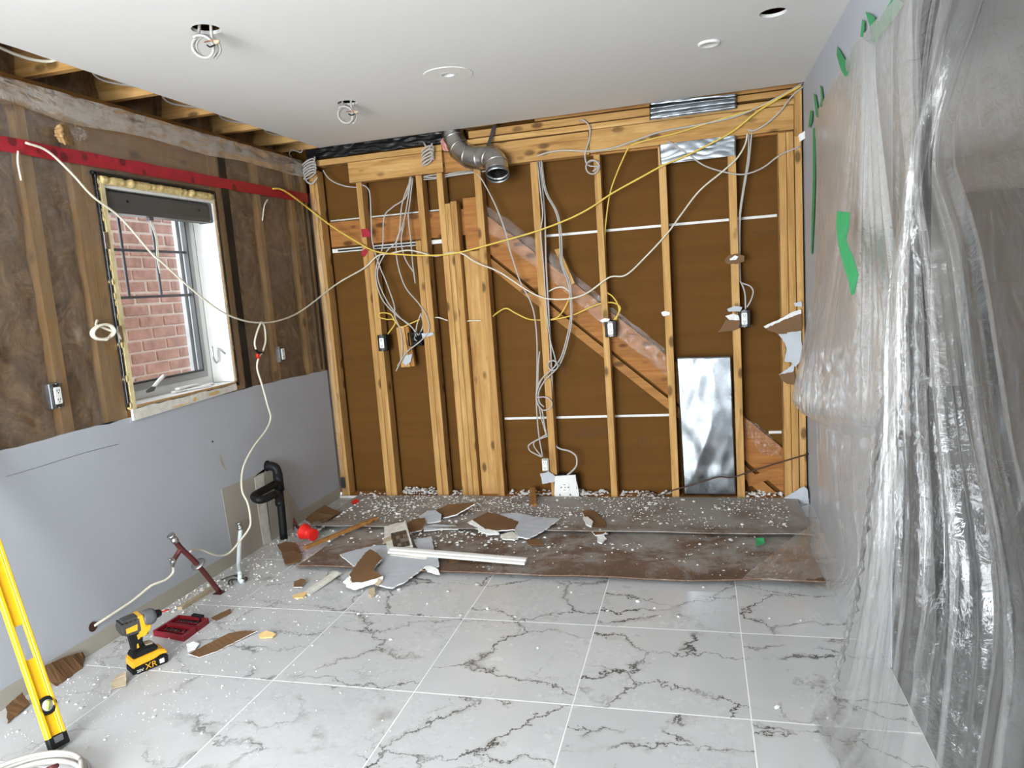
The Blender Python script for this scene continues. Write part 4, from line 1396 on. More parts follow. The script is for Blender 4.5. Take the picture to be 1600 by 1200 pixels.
cable('yellow cable lying along the header beam to the top right corner',
      [(2.195,-0.004,2.217), (2.25,-0.012,2.228), (2.352,-0.014,2.242), (2.476,-0.016,2.256), (2.728,-0.022,2.304), (2.908,-0.03,2.333), (3.065,-0.03,2.389), (3.155,-0.018,2.436)], Y)
cable('grey-white cable lying along the header beam above the yellow one',
      [(1.606,0.004,2.221), (1.692,-0.012,2.232), (1.785,-0.014,2.233), (1.947,-0.014,2.21), (2.076,-0.014,2.211), (2.204,-0.014,2.237), (2.372,-0.016,2.272), (2.576,-0.018,2.284), (2.774,-0.024,2.301), (2.922,-0.03,2.338), (3.065,-0.03,2.393), (3.165,-0.018,2.441)], 'cable_white', 0.0055)
cable('white cable curving from a header hole up to the right corner', [(2.866,0.002,2.231), (2.9,-0.012,2.217), (2.966,-0.02,2.243), (3.043,-0.03,2.302), (3.102,-0.03,2.371), (3.172,-0.02,2.426)])
cable('slack white cable drooping from the header across the right studs', [(2.407,-0.008,2.211), (2.437,-0.016,2.198), (2.523,-0.018,2.129), (2.619,-0.018,2.049), (2.748,-0.018,1.995), (2.844,-0.016,1.977), (2.944,-0.014,2.003), (3.04,-0.014,2.064), (3.147,-0.012,2.099)])
cable('left of two white cables dropping beside the right-hand outlet stud', [(2.873,0,2.222), (2.867,0.02,2.085), (2.838,0.03,1.918), (2.809,0.035,1.739), (2.799,0.035,1.509), (2.799,0.03,1.368)])
cable('right of two white cables dropping beside the right-hand outlet stud', [(2.89,0,2.22), (2.87,0.02,2.045), (2.854,0.025,1.967), (2.816,0.035,1.749), (2.806,0.04,1.509), (2.806,0.035,1.368), (2.812,0.02,1.348), (2.858,0.005,1.326), (2.875,0,1.291), (2.859,0,1.238), (2.837,0.005,1.201)])
cable('short white cable tail into the right-hand outlet box', [(2.798,0.02,1.368), (2.815,0.01,1.333), (2.828,0,1.279), (2.829,0.004,1.186)])
cable('yellow cable dropping from the header to the middle outlet box',
      [(2.186,0.004,2.208), (2.167,-0.004,2.187), (2.1,0.02,2.069), (2.049,0.03,1.948), (2.016,0.035,1.788), (2.002,0.035,1.671), (1.995,0.035,1.453), (1.995,0.02,1.357), (2.036,0,1.319), (2.066,-0.004,1.269), (2.071,0,1.216), (2.036,0.006,1.17)], Y)
cable('yellow cable threaded through the studs to the middle outlet box',
      [(1.199,0.05,1.211), (1.278,0.02,1.263), (1.339,0.01,1.285), (1.397,0.01,1.252), (1.474,0.02,1.209), (1.537,0.04,1.196), (1.591,0.045,1.193), (1.654,0.03,1.194), (1.766,0.02,1.213), (1.846,0.02,1.241), (1.945,0.03,1.275), (2.033,0.01,1.279), (2.081,-0.004,1.248), (2.062,0,1.201), (2.048,0.006,1.169)], Y)
cable('yellow cable branching off behind the centre bundle', [(1.764,0.03,1.344), (1.726,0.03,1.268), (1.676,0.03,1.21), (1.613,0.04,1.192)], Y)
cable('thin cream cable linking the centre bundle to the stringer', [(1.619,0.03,1.374), (1.675,0.01,1.395), (1.725,0.01,1.396), (1.762,0.02,1.365)], C8, 0.005)
cable('first white cable of the centre bundle, ending in a ring by the stud',
      [(1.606,0.02,2.216), (1.616,0,2.048), (1.625,-0.005,1.869), (1.605,-0.006,1.751), (1.609,-0.006,1.558), (1.609,-0.006,1.363), (1.611,-0.006,1.211), (1.623,-0.008,1.058), (1.646,-0.01,0.949), (1.643,-0.012,0.895), (1.553,-0.016,0.815), (1.507,-0.016,0.706), (1.516,-0.018,0.642), (1.549,-0.02,0.607), (1.597,-0.02,0.623), (1.608,-0.02,0.657), (1.576,-0.02,0.692), (1.507,-0.02,0.694)])
cable('second white cable of the centre bundle, swinging right of the stud',
      [(1.631,0.02,2.213), (1.646,0,2.013), (1.704,-0.005,1.881), (1.724,-0.01,1.784), (1.723,-0.01,1.637), (1.725,-0.01,1.541), (1.763,-0.01,1.418), (1.769,-0.012,1.312), (1.761,-0.012,1.183), (1.703,-0.012,0.988), (1.652,-0.014,0.903), (1.545,-0.018,0.807), (1.51,-0.018,0.732), (1.513,-0.02,0.651), (1.54,-0.02,0.603), (1.547,-0.016,0.521), (1.557,-0.01,0.442)])
cable('third white cable of the centre bundle, beside the second',
      [(1.633,0.03,2.214), (1.652,0.01,2.013), (1.715,0,1.873), (1.734,-0.004,1.772), (1.734,-0.004,1.633), (1.732,-0.004,1.541), (1.771,-0.004,1.429), (1.776,-0.006,1.312), (1.768,-0.006,1.174), (1.72,-0.006,1.003), (1.667,-0.008,0.893), (1.573,-0.01,0.805), (1.525,-0.012,0.73), (1.525,-0.014,0.662), (1.553,-0.012,0.627)])
cable('thick grey cable from the centre bundle down to the large outlet',
      [(1.616,0.03,2.216), (1.628,0.04,1.924), (1.627,0.03,1.751), (1.621,0.02,1.562), (1.62,0.012,1.276), (1.618,0.012,1.11), (1.617,0.012,1.027), (1.613,0.015,0.846), (1.602,0.03,0.657), (1.601,0.04,0.469), (1.603,0.04,0.365), (1.636,0.02,0.338), (1.703,0,0.325), (1.744,-0.005,0.292), (1.745,-0.005,0.235), (1.717,-0.004,0.196), (1.667,0,0.156)], 'cable_white', 0.0062)
cable('white cable falling diagonally from the duct to the small outlet',
      [(1.163,0.02,2.177), (1.222,0,2.144), (1.269,-0.004,2.063), (1.327,-0.006,1.929), (1.372,-0.008,1.783), (1.397,-0.008,1.652), (1.45,-0.008,1.452), (1.502,-0.008,1.338), (1.528,-0.006,1.229), (1.533,-0.004,1.062), (1.519,-0.004,0.852), (1.502,-0.004,0.666), (1.501,-0.004,0.519), (1.506,-0.004,0.407), (1.52,-0.004,0.289)])
cable('white cable running straight beside the diagonal one', [(1.545,0,0.994), (1.529,-0,0.885), (1.516,0,0.694), (1.525,0,0.565), (1.541,0,0.488), (1.555,-0.004,0.428)], 'cable_white', 0.0045)
cable('outer white loop above the small outlet', [(1.569,0,0.448), (1.477,-0.012,0.4), (1.432,-0.016,0.371), (1.438,-0.016,0.336), (1.471,-0.012,0.313), (1.511,-0.004,0.289)])
cable('inner white loop above the small outlet', [(1.568,0,0.431), (1.498,-0.008,0.408), (1.467,-0.01,0.387), (1.473,-0.01,0.352), (1.515,-0.002,0.288)], 'cable_white', 0.0045)
cable('twist of white cable at the centre stud below the bundle', coil_path((1.631,-0.016,0.9), 0.032, 1.8, 0.02, seed=3.0), n=3)
cable('bare dark wire ends poking from the cable twist', [(1.665,-0.012,0.919), (1.697,-0.014,0.876), (1.72,-0.014,0.842)], 'cable_brown', 0.0028)
# left cluster
cable('white cable hugging the first stud down to the wooden block',
      [(0.401,0.01,2.17), (0.439,-0.004,2.148), (0.457,-0.004,2.1), (0.446,0,1.925), (0.444,-0.008,1.788), (0.475,-0.006,1.637), (0.515,0,1.509), (0.556,0,1.355), (0.555,-0.004,1.277), (0.593,-0.01,1.162), (0.583,-0.012,1.009), (0.532,-0.016,0.905)])
cable('white cable bowing left from the top of the second stud',
      [(0.746,0.02,2.189), (0.706,0.01,2.06), (0.608,0,2.002), (0.541,0,1.941), (0.515,-0.006,1.757), (0.46,-0.006,1.638), (0.443,-0.004,1.523), (0.475,0,1.395), (0.564,0,1.289), (0.651,0,1.219), (0.711,0.006,1.141)])
cable('white cable crossing behind the bowed one',
      [(0.755,0.02,2.188), (0.673,0.012,2.013), (0.629,0,1.799), (0.539,-0.006,1.717), (0.465,-0.002,1.612), (0.459,0,1.513), (0.512,0.006,1.37), (0.596,0.006,1.261), (0.673,0.008,1.191), (0.691,0.008,1.133)])
cable('white cable arcing to the second stud and down to the block',
      [(0.754,0.02,2.18), (0.676,0.01,1.904), (0.618,0,1.787), (0.608,0,1.639), (0.648,0,1.474), (0.736,-0.006,1.357), (0.79,-0.012,1.264), (0.795,-0.014,1.169), (0.729,-0.014,1.103), (0.625,-0.016,1.034), (0.546,-0.018,0.94)])
cable('straight white cable left of the second stud', [(0.759,0.03,2.181), (0.72,0.03,2.01), (0.705,0.025,1.936), (0.71,0.02,1.767), (0.709,0.02,1.619), (0.711,0.03,1.49)])
cable('short white cable loop meeting the second stud', [(0.677,0.02,1.905), (0.645,0.012,1.781), (0.661,0.012,1.661), (0.707,0.025,1.568)])
cable('yellow cable looped beside the first outlet box', [(0.725,0.02,1.248), (0.652,0.01,1.222), (0.593,0,1.205), (0.555,-0.002,1.242), (0.524,-0.004,1.296), (0.455,-0.006,1.309), (0.438,-0.006,1.284), (0.492,-0.004,1.263), (0.538,-0.002,1.26), (0.548,0,1.229), (0.484,0.01,1.161)], Y)
cable('short white cable tail entering the switch box, left one', [(0.734,0.03,1.29), (0.703,0.02,1.219), (0.682,0.02,1.146)])
cable('short white cable tail entering the switch box, right one', [(0.733,0.03,1.282), (0.746,0.016,1.208), (0.71,0.02,1.144)])
cable('short cream cable tail between the second and third studs', [(0.783,0.05,1.247), (0.851,0.03,1.253), (0.915,0.05,1.227)], C8)
cable('short cream cable tail crossing the wide stud', [(1.041,0.04,1.216), (1.1,0.038,1.217), (1.153,0.04,1.214)], C8)
cable('white cable end curving out of the left corner coil', [(0.113,0.03,2.299), (0.147,0.02,2.248), (0.195,0.02,2.209), (0.273,0.02,2.176), (0.352,0.03,2.16)])
for k, (dy, lab) in enumerate(((0, 'lowest'), (-4, 'middle'), (-8, 'highest'))):
    a, b, c2, d = (((0.785,0.03,2.165), (0.908,0.05,2.163), (1.042,0.05,2.17), (1.267,0.03,2.171)), ((0.784,0.035,2.179), (0.917,0.055,2.188), (1.05,0.055,2.177), (1.397,0.03,2.193)), ((0.791,0.03,2.185), (0.905,0.06,2.173), (1.04,0.06,2.187), (1.44,0.03,2.204)))[k]
    cable('%s white cable of the run tucked under the header' % lab, [a, b, c2, d], group='cables under the header')
cable('brown cable lying across the bottom of the metal sheet',
      [(2.154,-0.02,0.042), (2.191,-0.02,0.055), (2.219,-0.022,0.051), (2.271,-0.024,0.031), (2.348,-0.018,0.064), (2.46,-0.015,0.097), (2.587,-0.016,0.139), (2.649,-0.016,0.155), (2.722,-0.018,0.152), (2.829,-0.016,0.188), (2.95,-0.012,0.227), (3.058,-0.012,0.262), (3.171,-0.012,0.297)], 'cable_brown', 0.0045)
cable('brown cable end curled on the floor by the metal sheet', [(2.168,0.165,0.012), (2.24,0.082,0.02), (2.285,0.011,0.016), (2.308,0.039,0.012), (2.264,0.094,0.012)], 'cable_brown', 0.004)
# coils on the back wall
t = thing('cable_coil', (1.956,-0.02,2.071), 'white cable wound into a ring at the stud below the header', 'cable', 'coiled cables on the stud wall')
tube('cable_jacket', [(1.892,0.004,2.398), (1.918,-0.012,2.396), (1.955,-0.016,2.345), (1.942,-0.016,2.267), (1.915,-0.016,2.195), (1.927,-0.016,2.129)] + coil_path((1.958,-0.018,2.113), 0.040, 2.6, 0.02, seed=2.0), 0.0047, 'cable_white', t, n=3)
tube('cable_jacket', [(1.957,-0.02,2.087), (1.989,-0.02,2.106), (1.999,-0.018,2.143)], 0.0055, 'cable_white', t, n=4)


def tangle(c, n, label, seed, rx, rz, mat='cable_white'):
    """Cable wound in a tall figure of slanted loops."""
    t = thing('cable_coil', (c[0], c[1], c[2] - rz * 1.6), label, 'cable', 'coiled cables on the stud wall')
    p = []
    for k in range(n * 12 + 1):
        a = 2 * math.pi * k / 12
        f = k / (n * 12)
        p.append((c[0] + rx * (0.75 + .35 * nz(k * .13 + seed, 1)) * math.cos(a), c[1] - 0.02 + 0.016 * math.sin(a) + 0.02 * nz(k * .2 + seed, 4), c[2] + rz * (1 - 2 * f) + 0.022 * math.cos(a + .5)))
    tube('cable_jacket', p, 0.0055, mat, t, n=3)
    return t


t1 = tangle((0.056,-0.03,2.306), 6, 'tight bundle of white cable hanging in the left corner under the ceiling', 2.0, 0.062, 0.052)
tube('cable_tail', [(0.103,-0.04,2.245), (0.065,-0.05,2.206), (0.028,-0.05,2.222), (0,-0.04,2.277)], 0.0055, 'cable_white', t1, n=5)
tube('cable_tail', [(-0.096,0,2.403), (-0.095,-0.03,2.424), (-0.072,-0.03,2.446), (-0.046,-0.02,2.437), (-0.013,-0.02,2.424), (-0.002,0,2.452)], 0.004, 'cable_white', t1, n=5)
t2 = tangle((0.906,-0.03,2.298), 5, 'small bundle of white cable hanging on the header beside the duct', 9.0, 0.050, 0.050)
tube('cable_tail', [(0.871,-0.01,2.39), (0.893,-0.03,2.352)], 0.0055, 'cable_white', t2)
# left wall coil and drops
t = thing('cable_coil', (0.03,-1.941,1.323), 'cream cable coil hanging on the insulation left of the window', 'cable')
tube('cable_jacket', [(0,-1.937,1.409), (0.01,-1.958,1.388), (0.03,-1.958,1.381)] + coil_path((0.04,-1.953,1.355), 0.050, 2.8, 0.02, (0.2, 1, 0), (0.1, 0, .62), (1, 0, 0), seed=4.0) + [(0.03,-1.877,1.358), (0.015,-1.841,1.327), (0.004,-1.826,1.303)], 0.0058, 'cable_cream', t, n=3)
drop = thing('extension_cord', (0.06,-0.898,1.116), 'cream cord with a red wire connector dangling below the window cable', 'cable')
tube('cord_loop', [(0.066,-0.821,1.323), (0.07,-0.876,1.271), (0.07,-0.913,1.211), (0.07,-0.909,1.169)], 0.0058, 'cable_cream', drop)
tube('cord_loop', [(0.066,-0.821,1.323), (0.066,-0.794,1.295), (0.066,-0.798,1.212), (0.068,-0.839,1.155)], 0.0058, 'cable_cream', drop)
lathe('wire_connector', [(0.006, 0), (0.011, 0.006), (0.010, 0.028), (0.004, 0.034)], (0.07,-0.894,1.115), (0.1, -.5, .9), 'bright_red', drop, sides=10)
tube('tape_wrap', [(0.07,-0.916,1.166), (0.07,-0.882,1.148), (0.07,-0.838,1.143)], 0.007, 'black_plastic', drop)
tube('cord', [(0.07,-0.842,1.151), (0.072,-0.897,1.116), (0.072,-0.922,1.059), (0.075,-0.897,0.953), (0.08,-0.876,0.835), (0.08,-0.86,0.755), (0.085,-0.932,0.693), (0.09,-1.079,0.625), (0.1,-1.199,0.542), (0.14,-1.287,0.444), (0.18,-1.307,0.376), (0.18,-1.3,0.295), (0.17,-1.303,0.238), (0.14,-1.351,0.183), (0.1,-1.404,0.131), (0.08,-1.461,0.139), (0.07,-1.504,0.166), (0.06,-1.545,0.199), (0.06,-1.598,0.226), (0.07,-1.652,0.234)], 0.0058, 'cable_cream', drop)
cable('cream cord from the red pipe valve to a hole low in the grey wall', [(0.1,-1.813,0.244), (0.09,-1.802,0.194), (0.08,-1.841,0.172), (0.06,-1.901,0.172), (0.05,-1.932,0.164), (0.035,-2.018,0.14), (0.02,-2.133,0.125), (0.002,-2.197,0.112)], C8, 0.0062, None)
cable('thin white cable at the far left below the red tape', [(0.008,-2.204,2.086), (0.01,-2.215,2.038), (0.004,-2.207,1.974)], C8, 0.004, None)
cable('thin cream cable tail below the red tape right of the window', [(0.006,-0.514,2.062), (0.008,-0.56,2.019), (0.004,-0.592,1.929)], C8, 0.004, None)
cable('white cable strung through the notch of the nearest ceiling joist', [(-.10, -2.36, 2.56), (-0.084,-2.073,2.5), (-0.02, -1.955, 2.492), (0.06, -1.953, 2.53)], C8, 0.007, 'cables in the ceiling joists')
for k, (xa, ya, lab) in enumerate(((0.04, -1.90, 'first'), (0.03, -1.455, 'second'), (0.04, -1.02, 'third'), (0.05, -0.60, 'fourth'))):
    for q in range(2):
        cable('%s cable through the %s open joist bay' % (('upper', 'lower')[q], lab), [(0.10, ya, 2.56 - .02 * q), (xa - .05 - .02 * q, ya + .2, 2.52 - .03 * q), (xa - .02, ya + .405, 2.505 - .012 * q), (xa, ya + .44, 2.505 - .01 * q)], 'cable_white', 0.0055, 'cables in the ceiling joists')

# ---------------- electrical boxes
def outlet(c, nrm, label, w=0.060, h=0.100, box_mat='black_plastic', depth=0.055, plate=True, cat='outlet', group='electrical outlets on the open walls'):
    """Device box with a duplex receptacle; nrm is the direction it faces."""
    n = Vector(nrm)
    x = Vector((0, 0, 1)).cross(n).normalized()
    z = Vector((0, 0, 1))
    c = Vector(c)
    t = thing('electrical_outlet', c - z * h / 2, label, cat, group)
    hw, hh = w / 2, h / 2
    obox('device_box', c - n * (depth / 2), x, n, z, hw, depth / 2, hh, box_mat, t, 0.003)
    obox('mounting_yoke', c + n * 0.002, x, n, z, 0.016, 0.0015, hh - 0.004, 'dark_metal', t, 0.0008)
    f = obox('receptacle_face', c + n * 0.006, x, n, z, 0.0165, 0.004, 0.035, 'white_plastic', t, 0.003, 2)
    for s in (-1, 1):
        for q in (-0.0055, 0.0055):
            obox('slot', c + n * 0.0103 + z * (s * 0.019 + 0.003) + x * q, x, n, z, 0.0012, 0.0006, 0.004, 'black_plastic', f, 0)
        obox('slot', c + n * 0.0103 + z * (s * 0.019 - 0.007), x, n, z, 0.0022, 0.0006, 0.0022, 'black_plastic', f, 0)
    for s in (-1, 1):
        lathe('screw', [(0.003, 0), (0.003, 0.0015), (0.0015, 0.0022)], c + n * 0.0035 + z * s * (hh - 0.004), n, 'chrome', t, sides=8)
    return t


outlet((0.443,-0.006,1.103), (0, -1, 0), 'black-boxed outlet on the leftmost doubled stud', w=0.066, h=0.112)
outlet((2.014,-0.006,1.115), (0, -1, 0), 'black-boxed outlet on the stud in front of the stringer', w=0.072, h=0.104)
outlet((2.82,-0.006,1.134), (0, -1, 0), 'black-boxed outlet among torn drywall on the right stud', w=0.070, h=0.108)
outlet((1.535,-0.012,0.234), (0, -1, 0), 'small outlet with a crust of drywall low on the centre stud', w=0.044, h=0.085, box_mat='aged_white', depth=0.03)
outlet((0.004,-2.201,1.116), (1, 0, 0), 'white outlet in the insulation left of the window', w=0.062, h=0.105, box_mat='galvanised', depth=0.04)
outlet((0.004,-0.544,1.106), (1, 0, 0), 'white outlet in the insulation right of the window', w=0.060, h=0.10, box_mat='galvanised', depth=0.04)
# open switch box beside the wooden block
sb = thing('switch_box', (0.68,-0.004,1.069), 'open black switch box with loose wires by the second stud', 'switch box')
c = Vector((0.684,-0.002,1.117))
for dx, dz, hx, hz in ((-.046, 0, .003, .043), (.046, 0, .003, .043), (0, .043, .049, .003), (0, -.043, .049, .003)):
    obox('box_side', c + Vector((dx, 0.022, dz)), (1, 0, 0), (0, 1, 0), (0, 0, 1), hx, 0.025, hz, 'black_plastic', sb, 0.001)
obox('box_back', c + Vector((0, 0.046, 0)), (1, 0, 0), (0, 1, 0), (0, 0, 1), 0.049, 0.002, 0.045, 'black_plastic', sb, 0.001)
for k in range(4):
    tube('loose_wire', [c + Vector((-.03 + .018 * k, .03, .02)), c + Vector((-.02 + .02 * k, .0, .01 - .01 * k)), c + Vector((.0 + .01 * k, .004, -.01)), c + Vector((.03 - .02 * k, .03, -.02))], 0.004, ('black_plastic', 'cable_white', 'black_plastic', 'dark_metal')[k], sb, n=4, sides=6)
# large range outlet with white plate
ro = thing('range_outlet', (1.654,-0.01,-0.008), 'large square outlet with a broken white plate at the floor', 'outlet')
obox('device_box', Vector((1.665,0.012,0.087)), (1, 0, 0), (0, 1, 0), (0, 0, 1), 0.078, 0.03, 0.080, 'black_plastic', ro, 0.003)
shard('cover_plate', [(1.598,-0.022,0.162), (1.736,-0.022,0.171), (1.74,-0.022,0.106), (1.733,-0.022,0.058), (1.753,-0.024,0.032), (1.731,-0.026,0.002), (1.67,-0.026,-0.003), (1.601,-0.026,0.001), (1.586,-0.024,0.036), (1.598,-0.022,0.101)], 0.006, 'white_trim', ro, 'gypsum', (0, 1, 0))
rc = obox('receptacle_face', Vector((1.663,-0.026,0.085)), (1, 0, 0), (0, 1, 0), (0, 0, 1), 0.028, 0.004, 0.030, 'white_plastic', ro, 0.003, 2)
for px in ((876,762), (883,762), (889,762)):
    pass
for p, hx, hz in (((1.638,-0.031,0.088), .004, .0035), ((1.664,-0.031,0.088), .003, .003), ((1.685,-0.031,0.089), .006, .0025), ((1.661,-0.031,0.106), .007, .0015), ((1.658,-0.031,0.069), .007, .0015)):
    obox('slot', Vector(p), (1, 0, 0), (0, 1, 0), (0, 0, 1), hx, 0.0008, hz, 'black_plastic', rc, 0)
for p in ((1.625,-0.025,0.036), (1.694,-0.025,0.037)):
    obox('screw_slot', Vector(p), (1, 0, 0), (0, 1, 0), (0, 0, 1), .003, 0.002, .006, 'black_plastic', ro, 0)
# wooden block with a stuck drywall scrap
wb = thing('wood_block', (0.603,0,0.922), 'short pale wooden block screwed between the first two studs', 'wood block')
shard('block_body', [(0.556,-0.002,1.202), (0.613,-0.002,1.208), (0.633,-0.002,0.93), (0.566,-0.002,0.929)], 0.036, 'stud_z', wb, 'stud_z', (0, 1, 0))
shard('block_body', [(0.607,0.012,1.207), (0.64,0.012,1.205), (0.66,0.012,0.932), (0.627,0.012,0.929)], 0.03, 'old_z', wb, 'old_z', (0, 1, 0))
tg = thing('drywall_scrap', (0.61,-0.01,0.954), 'white drywall scrap stuck on the wooden block', 'drywall piece')
shard('scrap_plate', [(0.605,-0.008,1.007), (0.658,-0.008,1.018), (0.643,-0.008,0.966), (0.603,-0.008,0.941), (0.582,-0.008,0.964)], 0.005, 'gypsum_paper', tg, 'gypsum', (0, 1, 0))

# torn drywall still hanging on the studs
def wall_scrap(label, pieces, cat='drywall piece', group='torn drywall left on the studs'):
    lo = np.min([p for q in pieces for p in q[0]], axis=0)
    hi = np.max([p for q in pieces for p in q[0]], axis=0)
    t = thing('drywall_remnant', ((lo[0] + hi[0]) / 2, (lo[1] + hi[1]) / 2, lo[2]), label, cat, group)
    for pts, mat, nm in pieces:
        shard(nm, pts, 0.006, mat, t, 'gypsum', (0, 1, 0), 'kraft', ragged=0.0026)
    return t


wall_scrap('oval brown paper scrap with a screw on the right stud', [([(2.715,-0.01,1.485), (2.738,-0.01,1.517), (2.79,-0.01,1.524), (2.829,-0.01,1.506), (2.828,-0.01,1.476), (2.781,-0.01,1.461), (2.737,-0.01,1.464)], 'kraft', 'torn_paper'),
           ([(2.745,-0.013,1.497), (2.775,-0.013,1.514), (2.796,-0.013,1.505), (2.781,-0.013,1.487), (2.748,-0.013,1.486)], 'gypsum', 'plaster_core')])
wall_scrap('torn drywall flap around the right-hand outlet', [([(2.712,-0.012,1.132), (2.765,-0.012,1.149), (2.794,-0.012,1.132), (2.789,-0.012,1.078), (2.748,-0.012,1.065), (2.665,-0.016,1.061), (2.7,-0.014,1.094)], 'kraft', 'torn_paper'),
           ([(2.722,-0.013,1.198), (2.766,-0.013,1.214), (2.81,-0.013,1.204), (2.795,-0.013,1.178), (2.729,-0.013,1.182)], 'gypsum_paper', 'paint_flake'),
           ([(2.709,-0.014,1.156), (2.758,-0.014,1.169), (2.787,-0.014,1.155), (2.79,-0.014,1.128), (2.735,-0.014,1.131)], 'gypsum', 'plaster_core')])
wall_scrap('small plaster flake stuck midway on the plain right stud', [([(2.331,-0.008,1.201), (2.359,-0.008,1.208), (2.385,-0.008,1.198), (2.381,-0.008,1.179), (2.342,-0.008,1.177)], 'gypsum', 'plaster_core')])
wall_scrap('white drywall flake resting on top of the middle outlet', [([(1.949,-0.012,1.172), (1.982,-0.012,1.186), (2.014,-0.012,1.18), (2.005,-0.012,1.165), (1.965,-0.012,1.159)], 'gypsum', 'plaster_core')])
wall_scrap('white drywall flake on the second stud by the switch box', [([(0.738,-0.012,1.154), (0.821,-0.012,1.158), (0.829,-0.012,1.141), (0.777,-0.012,1.13), (0.744,-0.012,1.123)], 'gypsum_paper', 'paint_flake')])
wall_scrap('white drywall chunk under the small low outlet', [([(1.499,-0.022,0.18), (1.561,-0.022,0.193), (1.606,-0.022,0.158), (1.591,-0.022,0.123), (1.508,-0.022,0.11)], 'gypsum_paper', 'paint_flake')])
wall_scrap('large torn drywall flap jutting from the right wall end', [([(2.927,-0.02,1.082), (3.01,-0.024,1.116), (3.096,-0.03,1.161), (3.137,-0.034,1.162), (3.139,-0.034,1.064), (3.115,-0.03,1.031), (3.016,-0.024,1.032), (2.952,-0.02,1.058)], 'kraft', 'torn_paper'),
           ([(2.927,-0.024,1.083), (3.01,-0.028,1.116), (3.095,-0.034,1.161), (3.137,-0.036,1.17), (3.137,-0.036,1.147), (3.074,-0.032,1.128), (3.002,-0.028,1.098), (2.937,-0.024,1.071)], 'gypsum', 'plaster_core')])
wall_scrap('jagged grey drywall shard below the large torn flap', [([(3.009,-0.022,1.032), (3.136,-0.034,1.046), (3.137,-0.034,0.882), (3.101,-0.03,0.83), (3.077,-0.028,0.861), (3.041,-0.026,0.866), (3.053,-0.026,0.943), (3.043,-0.024,0.981)], 'gypsum_paper', 'paint_flake')])
wall_scrap('small torn drywall tip with brown paper lowest at the wall end', [([(3.008,-0.02,0.786), (3.062,-0.026,0.819), (3.091,-0.03,0.846), (3.099,-0.03,0.726), (3.053,-0.026,0.731), (3.022,-0.022,0.754)], 'kraft', 'torn_paper'),
           ([(3.008,-0.024,0.79), (3.076,-0.03,0.838), (3.098,-0.032,0.861), (3.09,-0.032,0.807), (3.04,-0.028,0.793)], 'gypsum_paper', 'paint_flake')])
wall_scrap('white drywall nub at the top of the torn wall end', [([(3.097,-0.026,1.213), (3.139,-0.03,1.218), (3.142,-0.03,1.188), (3.107,-0.028,1.19)], 'gypsum_paper', 'paint_flake')])
wall_scrap('pale blue drywall wedge in the right floor corner', [([(2.996,-0.03,0.005), (3.047,-0.04,0.045), (3.133,-0.06,0.108), (3.154,-0.06,0.088), (3.16,-0.06,-0.004), (3.075,-0.045,-0.006)], 'gypsum_paper', 'paint_flake')])
wall_scrap('crumbled plaster edge at the top corner of the right wall', [([(3.136,-0.03,2.157), (3.169,-0.04,2.179), (3.172,-0.04,2.137), (3.145,-0.03,2.121)], 'gypsum', 'plaster_core')])
sp_ = shard('wood_shim', [(1.684,0,1.637), (1.717,0,1.642), (1.802,0,1.419), (1.773,0,1.405)], 0.012, 'stud_z', None, 'stud_z', (0, 1, 0))
tag(sp_, 'thin wooden strip leaning behind the centre cables', 'wood strip')
for p, lab in ((((0.367,-0.004,1.88), (0.433,-0.004,1.879), (0.432,-0.004,1.824), (0.371,-0.004,1.825)), 'upper red tape scrap on the first stud'), (((0.361,-0.004,1.736), (0.391,-0.004,1.75), (0.402,-0.004,1.724), (0.37,-0.004,1.692), (0.349,-0.004,1.711)), 'lower crumpled red tape scrap on the first stud')):
    tag(shard('tape_scrap', list(p), 0.001, 'tape_red', None, 'tape_red', (0, 1, 0)), lab, 'tape', 'red tape scraps')
iw = thing('insulation_tuft', (0.03,-2.002,2.146), 'torn tuft of amber insulation with a bright film flap above the tape', 'insulation')
G = [[(0.01,-2.022,2.206), (0.04,-2.017,2.219), (0.01,-1.949,2.231)], [(0.012,-2.022,2.181), (0.06,-2.035,2.173), (0.012,-1.945,2.189)], [(0.01,-2.007,2.153), (0.045,-2.005,2.139), (0.01,-1.924,2.151)]]
grid_surface('wool_tuft', G, 20, 20, lambda s, t, p, n: p + n * 0.014 * nz(s * 6, t * 6, 3), 'amber_wool', iw)
G = [[(0.02,-1.955,2.213), (0.045,-1.946,2.219), (0.03,-1.897,2.227)], [(0.02,-1.947,2.188), (0.055,-1.935,2.191), (0.04,-1.878,2.203)], [(0.02,-1.94,2.152), (0.05,-1.934,2.166), (0.04,-1.888,2.185)]]
grid_surface('film_flap', G, 20, 20, lambda s, t, p, n: p + n * 0.014 * nz(s * 6, t * 5, 7), 'clear_film', iw)

# ---------------- window blind and the things on the sill
bl = thing('window_blind', (-0.03, -1.43, 1.888), 'dark grey blind headrail across the top of the window', 'blind')
bm = bmesh.new()
prof = [(-0.075, 1.888), (-0.012, 1.888), (-0.002, 1.905), (-0.002, 1.972), (-0.012, 1.984), (-0.075, 1.984)]
a = [bm.verts.new((x, -1.775, z)) for x, z in prof]
b = [bm.verts.new((x, -1.075, z)) for x, z in prof]
for k in range(6):
    bm.faces.new((a[k], a[(k + 1) % 6], b[(k + 1) % 6], b[k]))
bm.faces.new(a[::-1])
bm.faces.new(b)
mk_bm('headrail', bm, 'headrail_grey', bl)
box('end_cap', -0.078, 0.002, -1.785, -1.776, 1.884, 1.988, 'headrail_grey', bl, 0.002)
box('end_cap', -0.078, 0.002, -1.074, -1.066, 1.884, 1.988, 'headrail_grey', bl, 0.002)
for y in (-1.66, -1.16):
    lathe('screw_cover', [(0.007, 0), (0.006, 0.002)], (-0.002, y, 1.945), (1, 0, 0), 'black_plastic', bl, sides=10)
